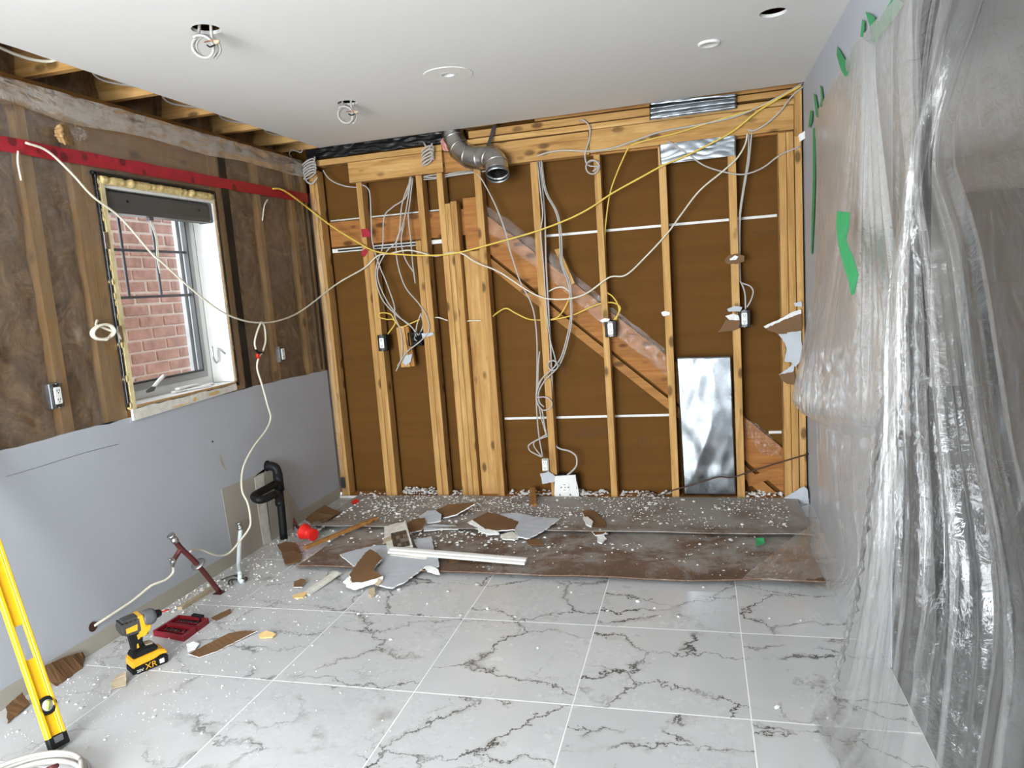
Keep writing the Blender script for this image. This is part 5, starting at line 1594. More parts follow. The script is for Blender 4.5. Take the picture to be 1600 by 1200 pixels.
box('cord_lock', -0.05, -0.03, -1.50, -1.47, 1.872, 1.888, 'grey_plastic', bl, 0.002)
for k in range(3):
    tube('lift_cord', [(-0.04, -1.487 + .006 * k, 1.874), (-0.035, -1.47 + .006 * k + .01 * nz(k, 1), 1.78), (-0.04, -1.475 + .005 * k, 1.69), (-0.04, -1.468 + .004 * k, 1.615)], 0.0022, 'cable_cream', bl, n=4, sides=5)


def slab(name, p, yaw, l, w, h, mat, label, cat, tilt=0.0, group=None, bev=0.002):
    ax = Vector((math.cos(yaw) * math.cos(tilt), math.sin(yaw) * math.cos(tilt), math.sin(tilt)))
    ay = Vector((-math.sin(yaw), math.cos(yaw), 0))
    return tag(obox(name, p, ax, ay, ax.cross(ay), l / 2, w / 2, h / 2, mat, None, bev), label, cat, group)


sc = thing('putty_knife', (-0.06, -1.60, WZ0), 'white scraper propped on the window sill', 'scraper')
tube('handle', [(-0.06,-1.599,1.056), (-0.06,-1.56,1.082), (-0.06,-1.515,1.105)], 0.009, 'white_plastic', sc, n=3, sides=8)
shard('blade', [(-0.05,-1.654,1.052), (-0.05,-1.622,1.066), (-0.05,-1.588,1.061), (-0.05,-1.605,1.041), (-0.05,-1.653,1.039)], 0.004, 'grey_plastic', sc, 'grey_plastic', (-1, 0, 0))
for k, (y, x, yw, l, z) in enumerate(((-1.36, -0.06, 1.5, 0.20, 0.006), (-1.35, -0.065, 1.62, 0.17, 0.019), (-1.30, -0.04, 1.35, 0.15, 0.006), (-1.20, -0.06, 1.7, 0.10, 0.006))):
    slab('trim_offcut', (x, y, WZ0 + z), yw, l, 0.026, 0.011, 'white_trim', ('longest white trim offcut in the pile on the window sill', 'white trim offcut lying on top of the longest one', 'white trim offcut at the front edge of the sill', 'short white trim offcut at the right end of the sill')[k], 'trim piece', 0, 'trim offcuts on the window sill')

# ---------------- plumbing
dp = thing('drain_pipe', (0.065, -0.85, 0.0), 'black plastic drain pipe with trap arm low on the grey wall', 'pipe')
PX = 0.062
tube('wall_elbow', [(-0.005, -0.835, 0.455), (0.03, -0.832, 0.452), (0.056, -0.83, 0.435), (PX, -0.83, 0.395)], 0.027, 'black_plastic', dp, n=6, sides=16)
tube('stack_pipe', [(PX, -0.83, 0.40), (PX, -0.835, 0.2), (PX, -0.845, 0.001)], 0.0235, 'black_plastic', dp, n=4, sides=16)
tube('tee_collar', [(PX, -0.83, 0.41), (PX, -0.83, 0.30)], 0.029, 'black_plastic', dp, n=2, sides=16)
tube('trap_arm', [(PX, -0.835, 0.355), (PX + .004, -0.96, 0.352), (PX + .012, -1.085, 0.352), (PX + .030, -1.12, 0.345), (PX + .065, -1.125, 0.335), (PX + .085, -1.085, 0.335), (PX + .088, -1.03, 0.335), (PX + .088, -0.995, 0.325), (PX + .088, -0.975, 0.29), (PX + .088, -0.972, 0.262)], 0.0225, 'black_plastic', dp, n=6, sides=16)
tube('trap_collar', [(PX + .088, -0.974, 0.285), (PX + .088, -0.972, 0.258)], 0.027, 'black_plastic', dp, n=2, sides=16)
for p in ((PX + .022, -0.835, 0.24), (PX + .018, -0.86, 0.25)):
    lathe('paint_splash', [(0.006, 0), (0.004, .002)], p, (.9, -.4, 0), 'gypsum', dp, sides=7)
rp = thing('supply_pipe', (0.164,-1.6,0), 'dark red supply pipe with two chrome valve ends leaning from the floor', 'pipe')
a0, a1, a2 = (0.169,-1.601,0.004), (0.13,-1.777,0.301), (0.125,-1.805,0.352)
tube('pipe', [a0, (0.155,-1.653,0.104), (0.145,-1.714,0.208), a1, a2], 0.0125, 'pipe_red', rp, n=4, sides=12)
tube('branch_pipe', [a1, (0.12,-1.795,0.279), (0.115,-1.815,0.261)], 0.0115, 'pipe_red', rp, n=3, sides=12)
lathe('floor_plate', [(0.034, 0), (0.034, 0.003), (0.016, 0.005)], (a0[0], a0[1], 0.0), (0, 0, 1), 'pipe_red', rp, sides=4, smooth=False)
lathe('escutcheon', [(0.014, 0), (0.036, 0.002), (0.034, 0.007), (0.014, 0.010)], (0.148,-1.698,0.189), (Vector(a1) - Vector(a0)), 'chrome', rp, sides=20)
va = lathe('valve_end', [(0.012, -.012), (0.017, -.010), (0.017, 0.010), (0.011, 0.012), (0.011, 0.026), (0.018, 0.026), (0.018, 0.036), (0.010, 0.036)], a2, Vector(a2) - Vector(a1), 'chrome', rp, sides=14)
vb = lathe('valve_end', [(0.010, -.012), (0.015, -.010), (0.015, 0.012), (0.009, 0.014), (0.009, 0.03)], (0.112,-1.816,0.255), (0.1, -.5, -.8), 'chrome', rp, sides=14)
tube('valve_stem', [(0.112,-1.816,0.255), (0.13,-1.859,0.279)], 0.006, 'chrome', rp, n=2)
wp = thing('water_pipe', (0.193,-1.457,0), 'pale white water pipe standing at the wall beside the drain', 'pipe')
tube('pipe', [(0.05,-1.22,0.199), (0.06,-1.26,0.125), (0.09,-1.325,0.041), (0.181,-1.445,0.03)], 0.0115, 'pipe_white', wp, n=5, sides=12)
tube('pipe_foot', [(0.19,-1.456,0.035), (0.195,-1.468,0.012), (0.222,-1.485,0.01)], 0.012, 'pipe_white', wp, n=4, sides=12)
lathe('pipe_fitting', [(0.011, 0), (0.017, 0.004), (0.017, 0.018), (0.012, 0.020), (0.012, 0.034), (0.019, 0.036), (0.014, .044)], (0.05,-1.221,0.192), (-.15, 0, 1), 'chrome', wp, sides=14)
for k in range(6):
    aa = 2.2 * k
    tube('steel_braid', [(0.189,-1.46,0.012), (0.175 + .05 * math.cos(aa), -1.46 + .045 * math.sin(aa), .012 + .006 * (k % 3)), (0.15 + .07 * math.cos(aa + .6), -1.47 + .06 * math.sin(aa + .6), .008)], 0.0035, 'dark_metal', wp, n=4, sides=5)

# ---------------- impact driver
def driver(org, yaw):
    """Drawn in its own frame: f = nose direction, s = sideways, z up; height about 0.25."""
    f = Vector((math.cos(yaw), math.sin(yaw), 0))
    s = Vector((f.y, -f.x, 0))                # right-hand side of the tool
    z = Vector((0, 0, 1))
    o = Vector(org)
    S = 1.11
    t = thing('impact_driver', o, 'yellow and black cordless impact driver standing on its battery', 'power tool')

    def prism(name, poly, hw, mat, parent, bev=0.004, seg=2, off=0.0):
        bm = bmesh.new()
        A = [bm.verts.new((p[0], -hw + off, p[1])) for p in poly]
        Bv = [bm.verts.new((p[0], hw + off, p[1])) for p in poly]
        n = len(poly)
        for k in range(n):
            bm.faces.new((A[k], A[(k + 1) % n], Bv[(k + 1) % n], Bv[k]))
        bm.faces.new(A[::-1])
        bm.faces.new(Bv)
        bmesh.ops.recalc_face_normals(bm, faces=bm.faces)
        if bev:
            bmesh.ops.bevel(bm, geom=bm.edges[:], offset=bev, segments=seg, affect='EDGES', clamp_overlap=True)
        for v in bm.verts:
            v.co = o + (f * v.co.x + s * v.co.y + z * v.co.z) * S
        return mk_bm(name, bm, mat, parent)

    def pt(a, b, c):
        return o + (f * a + s * b + z * c) * S
    # battery: black foot, yellow shell
    bt = prism('battery', [(-0.046, 0.0), (0.072, 0.0), (0.075, 0.030), (0.060, 0.038), (-0.046, 0.034)], 0.0355, 'black_plastic', t)
    prism('battery_shell', [(-0.050, 0.026), (-0.020, 0.029), (0.030, 0.034), (0.052, 0.042), (0.075, 0.036), (0.070, 0.052), (0.050, 0.061), (-0.046, 0.057)], 0.0368, 'tool_yellow', bt)
    prism('battery_shell', [(-0.050, 0.0035), (-0.040, 0.0035), (-0.040, 0.024), (-0.050, 0.024)], 0.0345, 'black_plastic', bt, 0.002)
    text_mesh('battery_lettering', 'XR', 0.031 * S, pt(0.012, 0.0362, 0.0165), f, z, 'tool_yellow', bt)
    text_mesh('battery_lettering', '20V', 0.015 * S, pt(-0.026, 0.0362, 0.012), f, z, 'white_plastic', bt)
    obox('charge_label', pt(0.050, 0.0358, 0.017), f, s, z, 0.008 * S, 0.001, 0.008 * S, 'white_plastic', bt, 0)
    # foot of the handle
    ft = prism('handle_foot', [(-0.042, 0.056), (0.046, 0.060), (0.046, 0.078), (0.030, 0.086), (-0.006, 0.088), (-0.042, 0.074)], 0.030, 'black_plastic', t, 0.005)
    prism('foot_plate', [(0.010, 0.0865), (0.034, 0.0845), (0.034, 0.089), (0.010, 0.091)], 0.018, 'tan_board', ft, 0.001)
    # grip
    gr = prism('grip', [(-0.034, 0.080), (-0.002, 0.084), (0.004, 0.112), (0.006, 0.146), (-0.032, 0.150), (-0.040, 0.146), (-0.036, 0.116)], 0.0185, 'black_plastic', t, 0.007, 3)
    prism('grip_inlay', [(-0.014, 0.118), (-0.005, 0.122), (-0.008, 0.142), (-0.016, 0.138)], 0.0192, 'tool_yellow', gr, 0.001)
    prism('grip_inlay', [(-0.022, 0.088), (-0.012, 0.090), (-0.014, 0.108), (-0.020, 0.106)], 0.0192, 'tool_yellow', gr, 0.001)
    # motor housing
    hs = prism('motor_housing', [(-0.066, 0.160), (-0.058, 0.150), (-0.030, 0.146), (0.004, 0.146), (0.010, 0.162), (0.014, 0.204), (-0.020, 0.208), (-0.058, 0.204), (-0.068, 0.192)], 0.029, 'charcoal', t, 0.009, 3)
    prism('side_panel', [(-0.052, 0.158), (-0.012, 0.158), (-0.008, 0.184), (-0.052, 0.180)], 0.0305, 'tool_yellow', hs, 0.002)
    yk = prism('yellow_yoke', [(-0.010, 0.128), (0.012, 0.128), (0.030, 0.146), (0.036, 0.160), (0.018, 0.164), (0.012, 0.208), (-0.006, 0.208), (-0.004, 0.160)], 0.0298, 'tool_yellow', t, 0.003)
    prism('trigger', [(0.010, 0.128), (0.022, 0.120), (0.030, 0.128), (0.026, 0.140), (0.014, 0.146)], 0.010, 'black_plastic', t, 0.003)
    lathe('nose_cone', [(0.029 * S, 0), (0.030 * S, 0.01 * S), (0.030 * S, 0.034 * S), (0.024 * S, 0.046 * S), (0.014 * S, 0.050 * S)], pt(0.012, 0, 0.182), f, 'grey_plastic', t, sides=22)
    ck = lathe('chuck', [(0.014 * S, 0), (0.016 * S, 0.004 * S), (0.013 * S, 0.018 * S), (0.009 * S, 0.022 * S)], pt(0.060, 0, 0.182), f, 'black_plastic', t, sides=16)
    tube('driver_bit', [pt(0.078, 0, 0.182), pt(0.110, 0, 0.182)], 0.0032, 'bright_red', t, n=2, sides=6)
    for k in range(4):
        prism('vent_slot', [(-0.062 + .014 * k, 0.196), (-0.055 + .014 * k, 0.196), (-0.055 + .014 * k, 0.200), (-0.062 + .014 * k, 0.200)], 0.0294, 'black_plastic', hs, 0)
    return t


driver((0.331,-2.295,0), math.radians(61))

# ---------------- red bit case lying open
bc = thing('bit_case', (0.269,-2.005,0), 'open dark red screwdriver bit case beside the impact driver', 'bit case')
q00, q10, q11, q01 = [Vector(p) for p in ((0.163,-2.052,0), (0.348,-2.082,0), (0.344,-1.911,0), (0.171,-1.898,0))]


def case_pt(a, b, z):
    p = (q00 * (1 - a) + q10 * a) * (1 - b) + (q01 * (1 - a) + q11 * a) * b
    return Vector((p.x, p.y, z))


def tray(b0, b1, nm):
    hh = 0.026
    o2 = None
    bm = bmesh.new()
    w = 0.07

    def hexa(a0, a1, c0, c1, z0, z1):
        vs = [bm.verts.new(case_pt(a, b, z)) for z in (z0, z1) for a, b in ((a0, c0), (a1, c0), (a1, c1), (a0, c1))]
        for q in ((0, 3, 2, 1), (4, 5, 6, 7), (0, 1, 5, 4), (1, 2, 6, 5), (2, 3, 7, 6), (3, 0, 4, 7)):
            bm.faces.new([vs[k] for k in q])
    hexa(0, 1, b0, b1, 0.001, 0.006)
    hexa(0, w, b0, b1, 0.006, hh)
    hexa(1 - w, 1, b0, b1, 0.006, hh)
    hexa(w, 1 - w, b0, b0 + .04, 0.006, hh)
    hexa(w, 1 - w, b1 - .04, b1, 0.006, hh)
    hexa(w, 1 - w, (b0 + b1) / 2 - .012, (b0 + b1) / 2 + .012, 0.006, hh * .6)
    return mk_bm(nm, bm, 'case_red', bc)


ta = tray(0.0, 0.485, 'case_base')
tb = tray(0.515, 1.0, 'case_lid')
for tr, b0 in ((ta, 0.0), (tb, 0.515)):
    for k in range(9):
        for q in (0.13, 0.35):
            if random.random() < .2:
                continue
            a = 0.13 + 0.085 * k
            tube('screw_bit', [case_pt(a, b0 + q - .06, 0.0105), case_pt(a + .015, b0 + q + .055, 0.0115)], 0.0042, 'dark_metal', tr, n=1, sides=6)
obox('case_latch', case_pt(0.62, 1.03, 0.018), (q10 - q00).normalized(), (q01 - q00).normalized(), (0, 0, 1), 0.032, 0.010, 0.016, 'black_plastic', bc, 0.002)
for a in (0.3, 0.7):
    tube('hinge', [case_pt(a - .1, .5, 0.012), case_pt(a + .1, .5, 0.012)], 0.006, 'case_red', bc, n=1, sides=8)

# ---------------- spirit level leaning on the left wall
lv0, lv1 = Vector((0.428,-2.798,0)), Vector((0.022, -2.655, 1.02))
la = (lv1 - lv0).normalized()
view = (Vector((2.558, -4.531, 1.428)) - lv0).normalized()
wd = (Vector((0.431, -2.764, 0)) - Vector((0.418, -2.827, 0))).normalized()
wd = (wd - la * wd.dot(la)).normalized()
nn = la.cross(wd).normalized()
if nn.x < 0:
    nn = -nn
lv = thing('spirit_level', lv0, 'yellow box spirit level leaning against the grey wall', 'level')
LEN = (lv1 - lv0).length
HW = 0.030
off = nn * 0.014 + la * 0.012


def lv_box(name, a0, a1, w0, w1, d0, d1, mat, parent, bev=0.002):
    c = lv0 + off + la * (a0 + a1) / 2 + wd * (w0 + w1) / 2 + nn * (d0 + d1) / 2
    return obox(name, c, la, wd, nn, (a1 - a0) / 2, abs(w1 - w0) / 2, (d1 - d0) / 2, mat, parent, bev)


lv_box('flange', 0.02, LEN, HW - 0.011, HW, -0.012, 0.012, 'level_yellow', lv)
lv_box('flange', 0.02, LEN, -HW, -HW + 0.013, -0.012, 0.012, 'level_yellow', lv)
for a0, a1 in ((0.02, 0.30), (0.42, LEN)):
    lv_box('web', a0, a1, -HW + 0.012, HW - 0.010, -0.004, 0.003, 'level_yellow', lv, 0.001)
lv_box('web_rib', 0.02, LEN, HW - 0.016, HW - 0.0115, -0.004, 0.008, 'level_yellow', lv, 0.001)
e = lv_box('end_cap', -0.008, 0.034, -HW - 0.001, HW + 0.001, -0.013, 0.013, 'black_plastic', lv, 0.003)
lv_box('cap_inset', 0.010, 0.030, -0.014, 0.014, 0.0128, 0.0140, 'grey_plastic', e, 0)
lv_box('end_cap', LEN - 0.004, LEN + 0.012, -HW - 0.001, HW + 0.001, -0.013, 0.013, 'black_plastic', lv, 0.003)
vc = lv0 + off + la * 0.135 + wd * 0.002
vh = lathe('vial_holder', [(0.030, -0.010), (0.031, 0.008), (0.027, 0.012), (0.020, 0.012), (0.019, 0.008)], vc, nn, 'black_plastic', lv)
lathe('vial_lens', [(0.0188, 0), (0.0188, 0.0095)], vc, nn, 'white_plastic', vh)
tube('vial', [vc + nn * 0.012 - Vector((0, .3, 1)).normalized() * 0.014, vc + nn * 0.012 + Vector((0, .3, 1)).normalized() * 0.014], 0.0055, 'vial_green', vh, n=1, sides=10)
# cable coil in the near left corner
cc = thing('cable_coil', (0.457,-2.966,0), 'white cable coil on the tiles in the near left corner', 'cable')
c = (0.541,-3.056,0)
tube('cable_jacket', coil_path((c[0], c[1], 0.03), 0.19, 4.2, 0.05, (1, 0, 0), (0, 1, 0), (0, 0, 1), 0.10, 6.0), 0.0075, 'cable_white', cc, n=3)
tube('cable_tail', [(0.557,-2.956,0.05), (0.575,-2.945,0.055), (0.577,-2.929,0.05)], 0.007, 'pipe_red', cc, n=3)

# ================================================================== DEBRIS
def sheet_board(name, x0, x1, y0, y1, z0, label, seed, lift):
    nx, ny = 120, 34
    V, Fc = [], []
    for layer in (0, 1):
        for a in range(nx + 1):
            for b in range(ny + 1):
                u, v = a / nx, b / ny
                x = x0 + (x1 - x0) * u + 0.010 * nz(v * 3, seed)
                y = y0 + (y1 - y0) * v + 0.020 * nz(u * 5, seed + 2) * (1 - v) + 0.010 * nz(u * 14, seed + 9) * (1 - v)
                z = z0 + 0.006 * (nz(u * 6, v * 3, seed) + .6) + lift(u, v) + 0.003 * (1 - 2 * abs(nz(u * 4 + seed, 1))) * (1 if v > .05 else 0)
                V.append((x, y, max(z, 0.001) + (0.006 if layer else 0)))
    st = (nx + 1) * (ny + 1)
    for a in range(nx):
        for b in range(ny):
            i = a * (ny + 1) + b
            Fc.append((st + i, st + i + ny + 1, st + i + ny + 2, st + i + 1))
            Fc.append((i, i + 1, i + ny + 2, i + ny + 1))
    edge = [a * (ny + 1) for a in range(nx + 1)] + [nx * (ny + 1) + b for b in range(1, ny + 1)] + [a * (ny + 1) + ny for a in range(nx - 1, -1, -1)] + [b for b in range(ny - 1, 0, -1)]
    for k in range(len(edge)):
        p, q = edge[k], edge[(k + 1) % len(edge)]
        Fc.append((p, q, st + q, st + p))
    return tag(mk(name, V, Fc, 'cardboard', None, False), label, 'cardboard', 'cardboard floor covers')


sheet_board('cardboard_sheet', 0.42, 3.06, -1.30, -0.62, 0.002, 'front flattened cardboard sheet on the tiles, its near edge straight', 3.0, lambda u, v: 0.010 * (v < .02) + 0.008 * max(0, 1 - v * 6) + 0.012 * max(0, u - .8) * 5 * (1 - v))
sheet_board('cardboard_sheet', 0.16, 3.10, -0.70, -0.030, 0.014, 'rear dusty cardboard sheet against the stud wall, overlapping the front one', 11.0, lambda u, v: 0.016 * max(0, 1 - v * 5))
for k, (x, y0, y1) in enumerate(((1.95, -1.28, -0.72), (2.12, -0.66, -0.05), (2.72, -0.64, -0.05), (1.45, -0.66, -0.05))):
    pass


def debris(name, label, pts, mat, cat='drywall piece', thick=0.008, edge='gypsum', back='kraft', group='broken drywall on the cardboard'):
    return tag(shard(name, pts, thick, mat, None, edge, (0, 0, -1), back, ragged=0.0028), label, cat, group)


# right-hand pile
dA = thing('drywall_chunk', (1.491,-0.714,0.03), 'large grey drywall sheet with a torn brown half, right of the pile', 'drywall piece', 'broken drywall on the cardboard')
shard('painted_face', [(1.322,-0.487,0.055), (1.445,-0.488,0.065), (1.59,-0.551,0.06), (1.731,-0.597,0.07), (1.666,-0.75,0.05), (1.603,-0.849,0.04), (1.54,-0.828,0.042), (1.487,-0.724,0.045), (1.491,-0.612,0.052)], 0.007, 'gypsum_paper', dA, 'gypsum', (0, 0, -1), 'kraft', ragged=0.0035)
shard('torn_paper', [(1.192,-0.585,0.05), (1.258,-0.474,0.062), (1.327,-0.502,0.06), (1.492,-0.618,0.054), (1.492,-0.727,0.046), (1.38,-0.737,0.04), (1.296,-0.715,0.042)], 0.007, 'kraft', dA, 'gypsum', (0, 0, -1), 'kraft', ragged=0.0035)
shard('plaster_edge', [(1.176,-0.609,0.046), (1.194,-0.591,0.052), (1.309,-0.72,0.044), (1.387,-0.748,0.044), (1.411,-0.767,0.036), (1.352,-0.775,0.034), (1.296,-0.742,0.036)], 0.010, 'gypsum', dA, 'gypsum', (0, 0, -1), ragged=0.004)
shard('plaster_edge', [(1.427,-0.798,0.04), (1.485,-0.759,0.046), (1.545,-0.822,0.04), (1.524,-0.857,0.034), (1.446,-0.842,0.034)], 0.008, 'aged_white', dA, 'gypsum', (0, 0, -1), ragged=0.004)
# upper pile pieces
debris('drywall_chunk', 'tilted brown drywall strip nearest the third stud', [(0.888,-0.398,0.045), (0.963,-0.371,0.075), (1.129,-0.373,0.09), (1.151,-0.393,0.088), (1.055,-0.495,0.05), (0.98,-0.524,0.038)], 'kraft')
debris('drywall_chunk', 'rounded pale grey drywall scrap with pencil marks', [(0.836,-0.543,0.055), (0.867,-0.488,0.07), (0.913,-0.473,0.07), (0.975,-0.528,0.06), (0.994,-0.594,0.046), (0.935,-0.626,0.04), (0.876,-0.623,0.046)], 'gypsum_paper')
debris('drywall_chunk', 'curled brown drywall scrap behind the mosaic chunk', [(0.795,-0.67,0.045), (0.827,-0.633,0.065), (0.89,-0.592,0.06), (0.918,-0.656,0.05), (0.924,-0.745,0.038), (0.865,-0.781,0.034)], 'kraft')
debris('drywall_chunk', 'narrow grey drywall offcut lying right of the mosaic chunk', [(0.916,-0.696,0.04), (0.975,-0.664,0.046), (1.112,-0.663,0.04), (1.14,-0.701,0.034), (1.038,-0.706,0.034), (0.939,-0.744,0.034)], 'gypsum_paper')
debris('drywall_chunk', 'grey drywall corner behind the long white trim', [(0.951,-0.93,0.048), (1.001,-0.917,0.052), (1.042,-0.884,0.052), (1.115,-1.038,0.034), (1.023,-1.035,0.034)], 'gypsum_paper')
dark_ = debris('drywall_chunk', 'brown torn drywall piece alone right of the pile', [(1.823,-0.357,0.034), (1.859,-0.355,0.046), (1.91,-0.39,0.046), (1.991,-0.543,0.036), (2.025,-0.711,0.028), (1.959,-0.745,0.028), (1.903,-0.607,0.03)], 'kraft')
debris('plaster_piece', 'small white plaster bit on the lone brown drywall piece', [(1.853,-0.498,0.046), (1.879,-0.492,0.048), (1.924,-0.569,0.044), (1.922,-0.634,0.04), (1.889,-0.609,0.042)], 'gypsum', back='gypsum')
debris('plaster_piece', 'white plaster flake below the lone brown drywall piece', [(1.975,-0.786,0.036), (2.005,-0.77,0.042), (2.03,-0.807,0.034), (2.01,-0.865,0.03), (1.987,-0.847,0.03)], 'gypsum', back='gypsum')
# big lower-left sheet
dB = thing('drywall_chunk', (0.956,-1.248,0.02), 'large pale grey drywall sheet in the middle of the debris', 'drywall piece', 'broken drywall on the cardboard')
shard('painted_face', [(0.6,-1.14,0.034), (0.68,-1.074,0.04), (0.764,-1.021,0.044), (0.828,-1.007,0.044), (1.015,-1.048,0.046), (1.155,-1.085,0.046), (1.225,-1.257,0.036), (1.201,-1.286,0.03), (1.155,-1.275,0.034), (1.129,-1.352,0.028), (1.11,-1.438,0.024), (1.071,-1.505,0.022), (0.995,-1.486,0.024), (0.945,-1.423,0.028), (0.8,-1.315,0.032), (0.72,-1.253,0.032)], 0.007, 'gypsum_paper', dB, 'gypsum', (0, 0, -1), 'kraft', ragged=0.0035)
shard('plaster_edge', [(1.153,-1.271,0.036), (1.18,-1.266,0.038), (1.235,-1.302,0.038), (1.258,-1.338,0.03), (1.23,-1.328,0.028), (1.181,-1.307,0.028)], 0.008, 'gypsum', dB, 'gypsum', (0, 0, -1), ragged=0.004)
dC = thing('drywall_chunk', (0.84,-1.324,0.03), 'brown kidney-shaped torn drywall piece with a white rim', 'drywall piece', 'broken drywall on the cardboard')
shard('torn_paper', [(0.794,-1.157,0.075), (0.856,-1.195,0.07), (0.908,-1.251,0.062), (0.911,-1.329,0.062), (0.93,-1.4,0.058), (0.994,-1.434,0.048), (0.97,-1.458,0.044), (0.913,-1.5,0.04), (0.86,-1.509,0.042), (0.814,-1.439,0.05), (0.798,-1.32,0.062), (0.787,-1.205,0.072)], 0.008, 'kraft', dC, 'gypsum', (0, 0, -1), 'kraft', ragged=0.0035)
shard('plaster_edge', [(0.799,-1.481,0.034), (0.814,-1.44,0.044), (0.861,-1.512,0.04), (0.915,-1.503,0.038), (0.994,-1.428,0.042), (0.997,-1.445,0.036), (0.896,-1.537,0.026), (0.848,-1.524,0.028)], 0.010, 'gypsum', dC, 'gypsum', (0, 0, -1), ragged=0.004)
debris('drywall_chunk', 'rolled tan paper curl at the tip of the grey drywall sheet', [(0.942,-1.438,0.034), (0.972,-1.447,0.046), (1.002,-1.463,0.034), (0.997,-1.491,0.026), (0.97,-1.478,0.026)], 'tan_board', edge='tan_board')
# mosaic chunk
mo = thing('mosaic_chunk', (0.875,-0.957,0.03), 'white plaster chunk carrying small brown mosaic tiles', 'tile chunk')
m00, m10, m11, m01 = [Vector(p) for p in ((0.879,-1.111,0.045), (0.999,-1.053,0.055), (0.827,-0.738,0.085), (0.722,-0.818,0.08))]


def mo_pt(a, b, up=0.0):
    p = (m00 * (1 - a) + m10 * a) * (1 - b) + (m01 * (1 - a) + m11 * a) * b
    return p + Vector((0, -0.4, 0.9)) * up


shard('plaster_slab', [mo_pt(0, 0), mo_pt(1, 0), mo_pt(1.0, 1), mo_pt(.5, 1.03), mo_pt(0, .98), mo_pt(-.06, .5)], 0.022, 'aged_white', mo, 'gypsum', (0, 0.3, -.95), ragged=0.002)
shard('tan_flap', [mo_pt(-.15, .32, .004), mo_pt(.2, .40, .006), mo_pt(.25, .55, .006), mo_pt(-.12, .50, .004)], 0.005, 'tan_board', mo, 'tan_board')
shard('side_strip', [mo_pt(.93, .02, .008), mo_pt(1.0, .0, .008), mo_pt(1.0, 1., .008), mo_pt(.93, 1., .008)], 0.012, 'aged_white', mo, 'gypsum')
for r in range(4):
    for cidx in range(4):
        a0, b0 = 0.24 + 0.17 * cidx, 0.06 + 0.148 * r
        pts = [mo_pt(a0, b0, .006), mo_pt(a0 + .155, b0, .006), mo_pt(a0 + .155, b0 + .135, .006), mo_pt(a0, b0 + .135, .006)]
        shard('mosaic_tile', pts, 0.005, 'mosaic_dark' if random.random() < .55 else 'mosaic_light', mo, 'mosaic_dark')
# mouldings and strips
def moulding(name, p0, p1, w, h, mat, label, cat='trim piece', group='loose trim strips', steps=((0, 0), (1, 0), (1, .45), (.80, .60), (.62, .62), (.55, .9), (.30, 1.0), (0, 1.0))):
    p0, p1 = Vector(p0), Vector(p1)
    d = (p1 - p0).normalized()
    sd = Vector((0, 0, 1)).cross(d).normalized()
    up = d.cross(sd)
    bm = bmesh.new()
    A = [bm.verts.new(p0 + sd * (.5 - a) * w + up * b * h) for a, b in steps]
    Bv = [bm.verts.new(p1 + sd * (.5 - a) * w + up * b * h) for a, b in steps]
    n = len(steps)
    for k in range(n):
        bm.faces.new((A[k], A[(k + 1) % n], Bv[(k + 1) % n], Bv[k]))
    bm.faces.new(A[::-1])
    bm.faces.new(Bv)
    return tag(mk_bm(name, bm, mat), label, cat, group)


moulding('trim_strip', (0.893,-1.123,0.05), (1.665,-1.174,0.03), 0.052, 0.020, 'white_trim', 'long white moulded trim strip lying across the grey drywall')
moulding('trim_strip', (0.907,-1.133,0.04), (1.128,-1.17,0.036), 0.034, 0.010, 'aged_white', 'short white trim offcut beneath the left end of the long trim')
SQ = ((0, 0), (1, 0), (1, 1), (.5, 1), (.5, .8), (0, .8))
moulding('wood_strip', (0.345,-1.071,0.03), (0.559,-0.584,0.04), 0.030, 0.020, 'old_x', 'long brown wooden batten pointing from the red cap to the pile', 'wood strip', steps=SQ)
moulding('trim_strip', (0.652,-1.585,0.001), (0.694,-1.343,0.012), 0.045, 0.012, 'aged_white', 'short white trim board on the tiles left of the drywall sheet')
moulding('trim_strip', (0.097,-1.803,0.001), (0.108,-1.562,0.001), 0.030, 0.018, 'tan_board', 'rough tan baseboard scrap along the foot of the left wall', steps=SQ)
moulding('wood_strip', (1.493,-0.237,0.02), (1.423,0.043,0.05), 0.040, 0.02, 'old_z', 'small wooden stake standing at the sole plate left of the large outlet', 'wood strip', steps=SQ)
# loose paper and small pieces
G0 = 'loose paper and card scraps'
debris('card_scrap', 'folded brown card by the left wall under the corner', [(0.047,-0.565,0.03), (0.071,-0.497,0.055), (0.077,-0.364,0.06), (0.233,-0.446,0.04), (0.245,-0.627,0.05), (0.199,-0.686,0.028)], 'kraft', 'card', .004, 'kraft', group=G0)
debris('card_scrap', 'long brown paper strip on the tiles right of the bit case', [(0.463,-2.197,0.014), (0.474,-2.125,0.01), (0.503,-2.078,0.016), (0.531,-2.02,0.02), (0.588,-1.982,0.016), (0.64,-1.974,0.012), (0.595,-2.053,0.006), (0.564,-2.144,0.006), (0.518,-2.202,0.006)], 'kraft', 'card', .003, 'gypsum', group=G0)
debris('card_scrap', 'small brown paper strip behind the bit case', [(0.333,-1.88,0.012), (0.351,-1.834,0.016), (0.369,-1.788,0.014), (0.39,-1.813,0.008), (0.366,-1.889,0.006)], 'kraft', 'card', .003, 'kraft', group=G0)
debris('card_scrap', 'brown card leaning at the foot of the wall behind the level', [(0.035,-2.473,0.088), (0.02,-2.374,0.067), (0.012,-2.28,0.04), (0.012,-2.272,0.013), (0.062,-2.336,0.004), (0.074,-2.472,0.004), (0.05,-2.485,0.036)], 'kraft', 'card', .003, 'kraft', group=G0)
debris('card_scrap', 'brown card scrap half hidden left of the level', [(0.053,-2.663,0.035), (0.024,-2.571,0.035), (0.08,-2.594,0.01), (0.112,-2.711,0.006)], 'kraft', 'card', .003, 'kraft', group=G0)
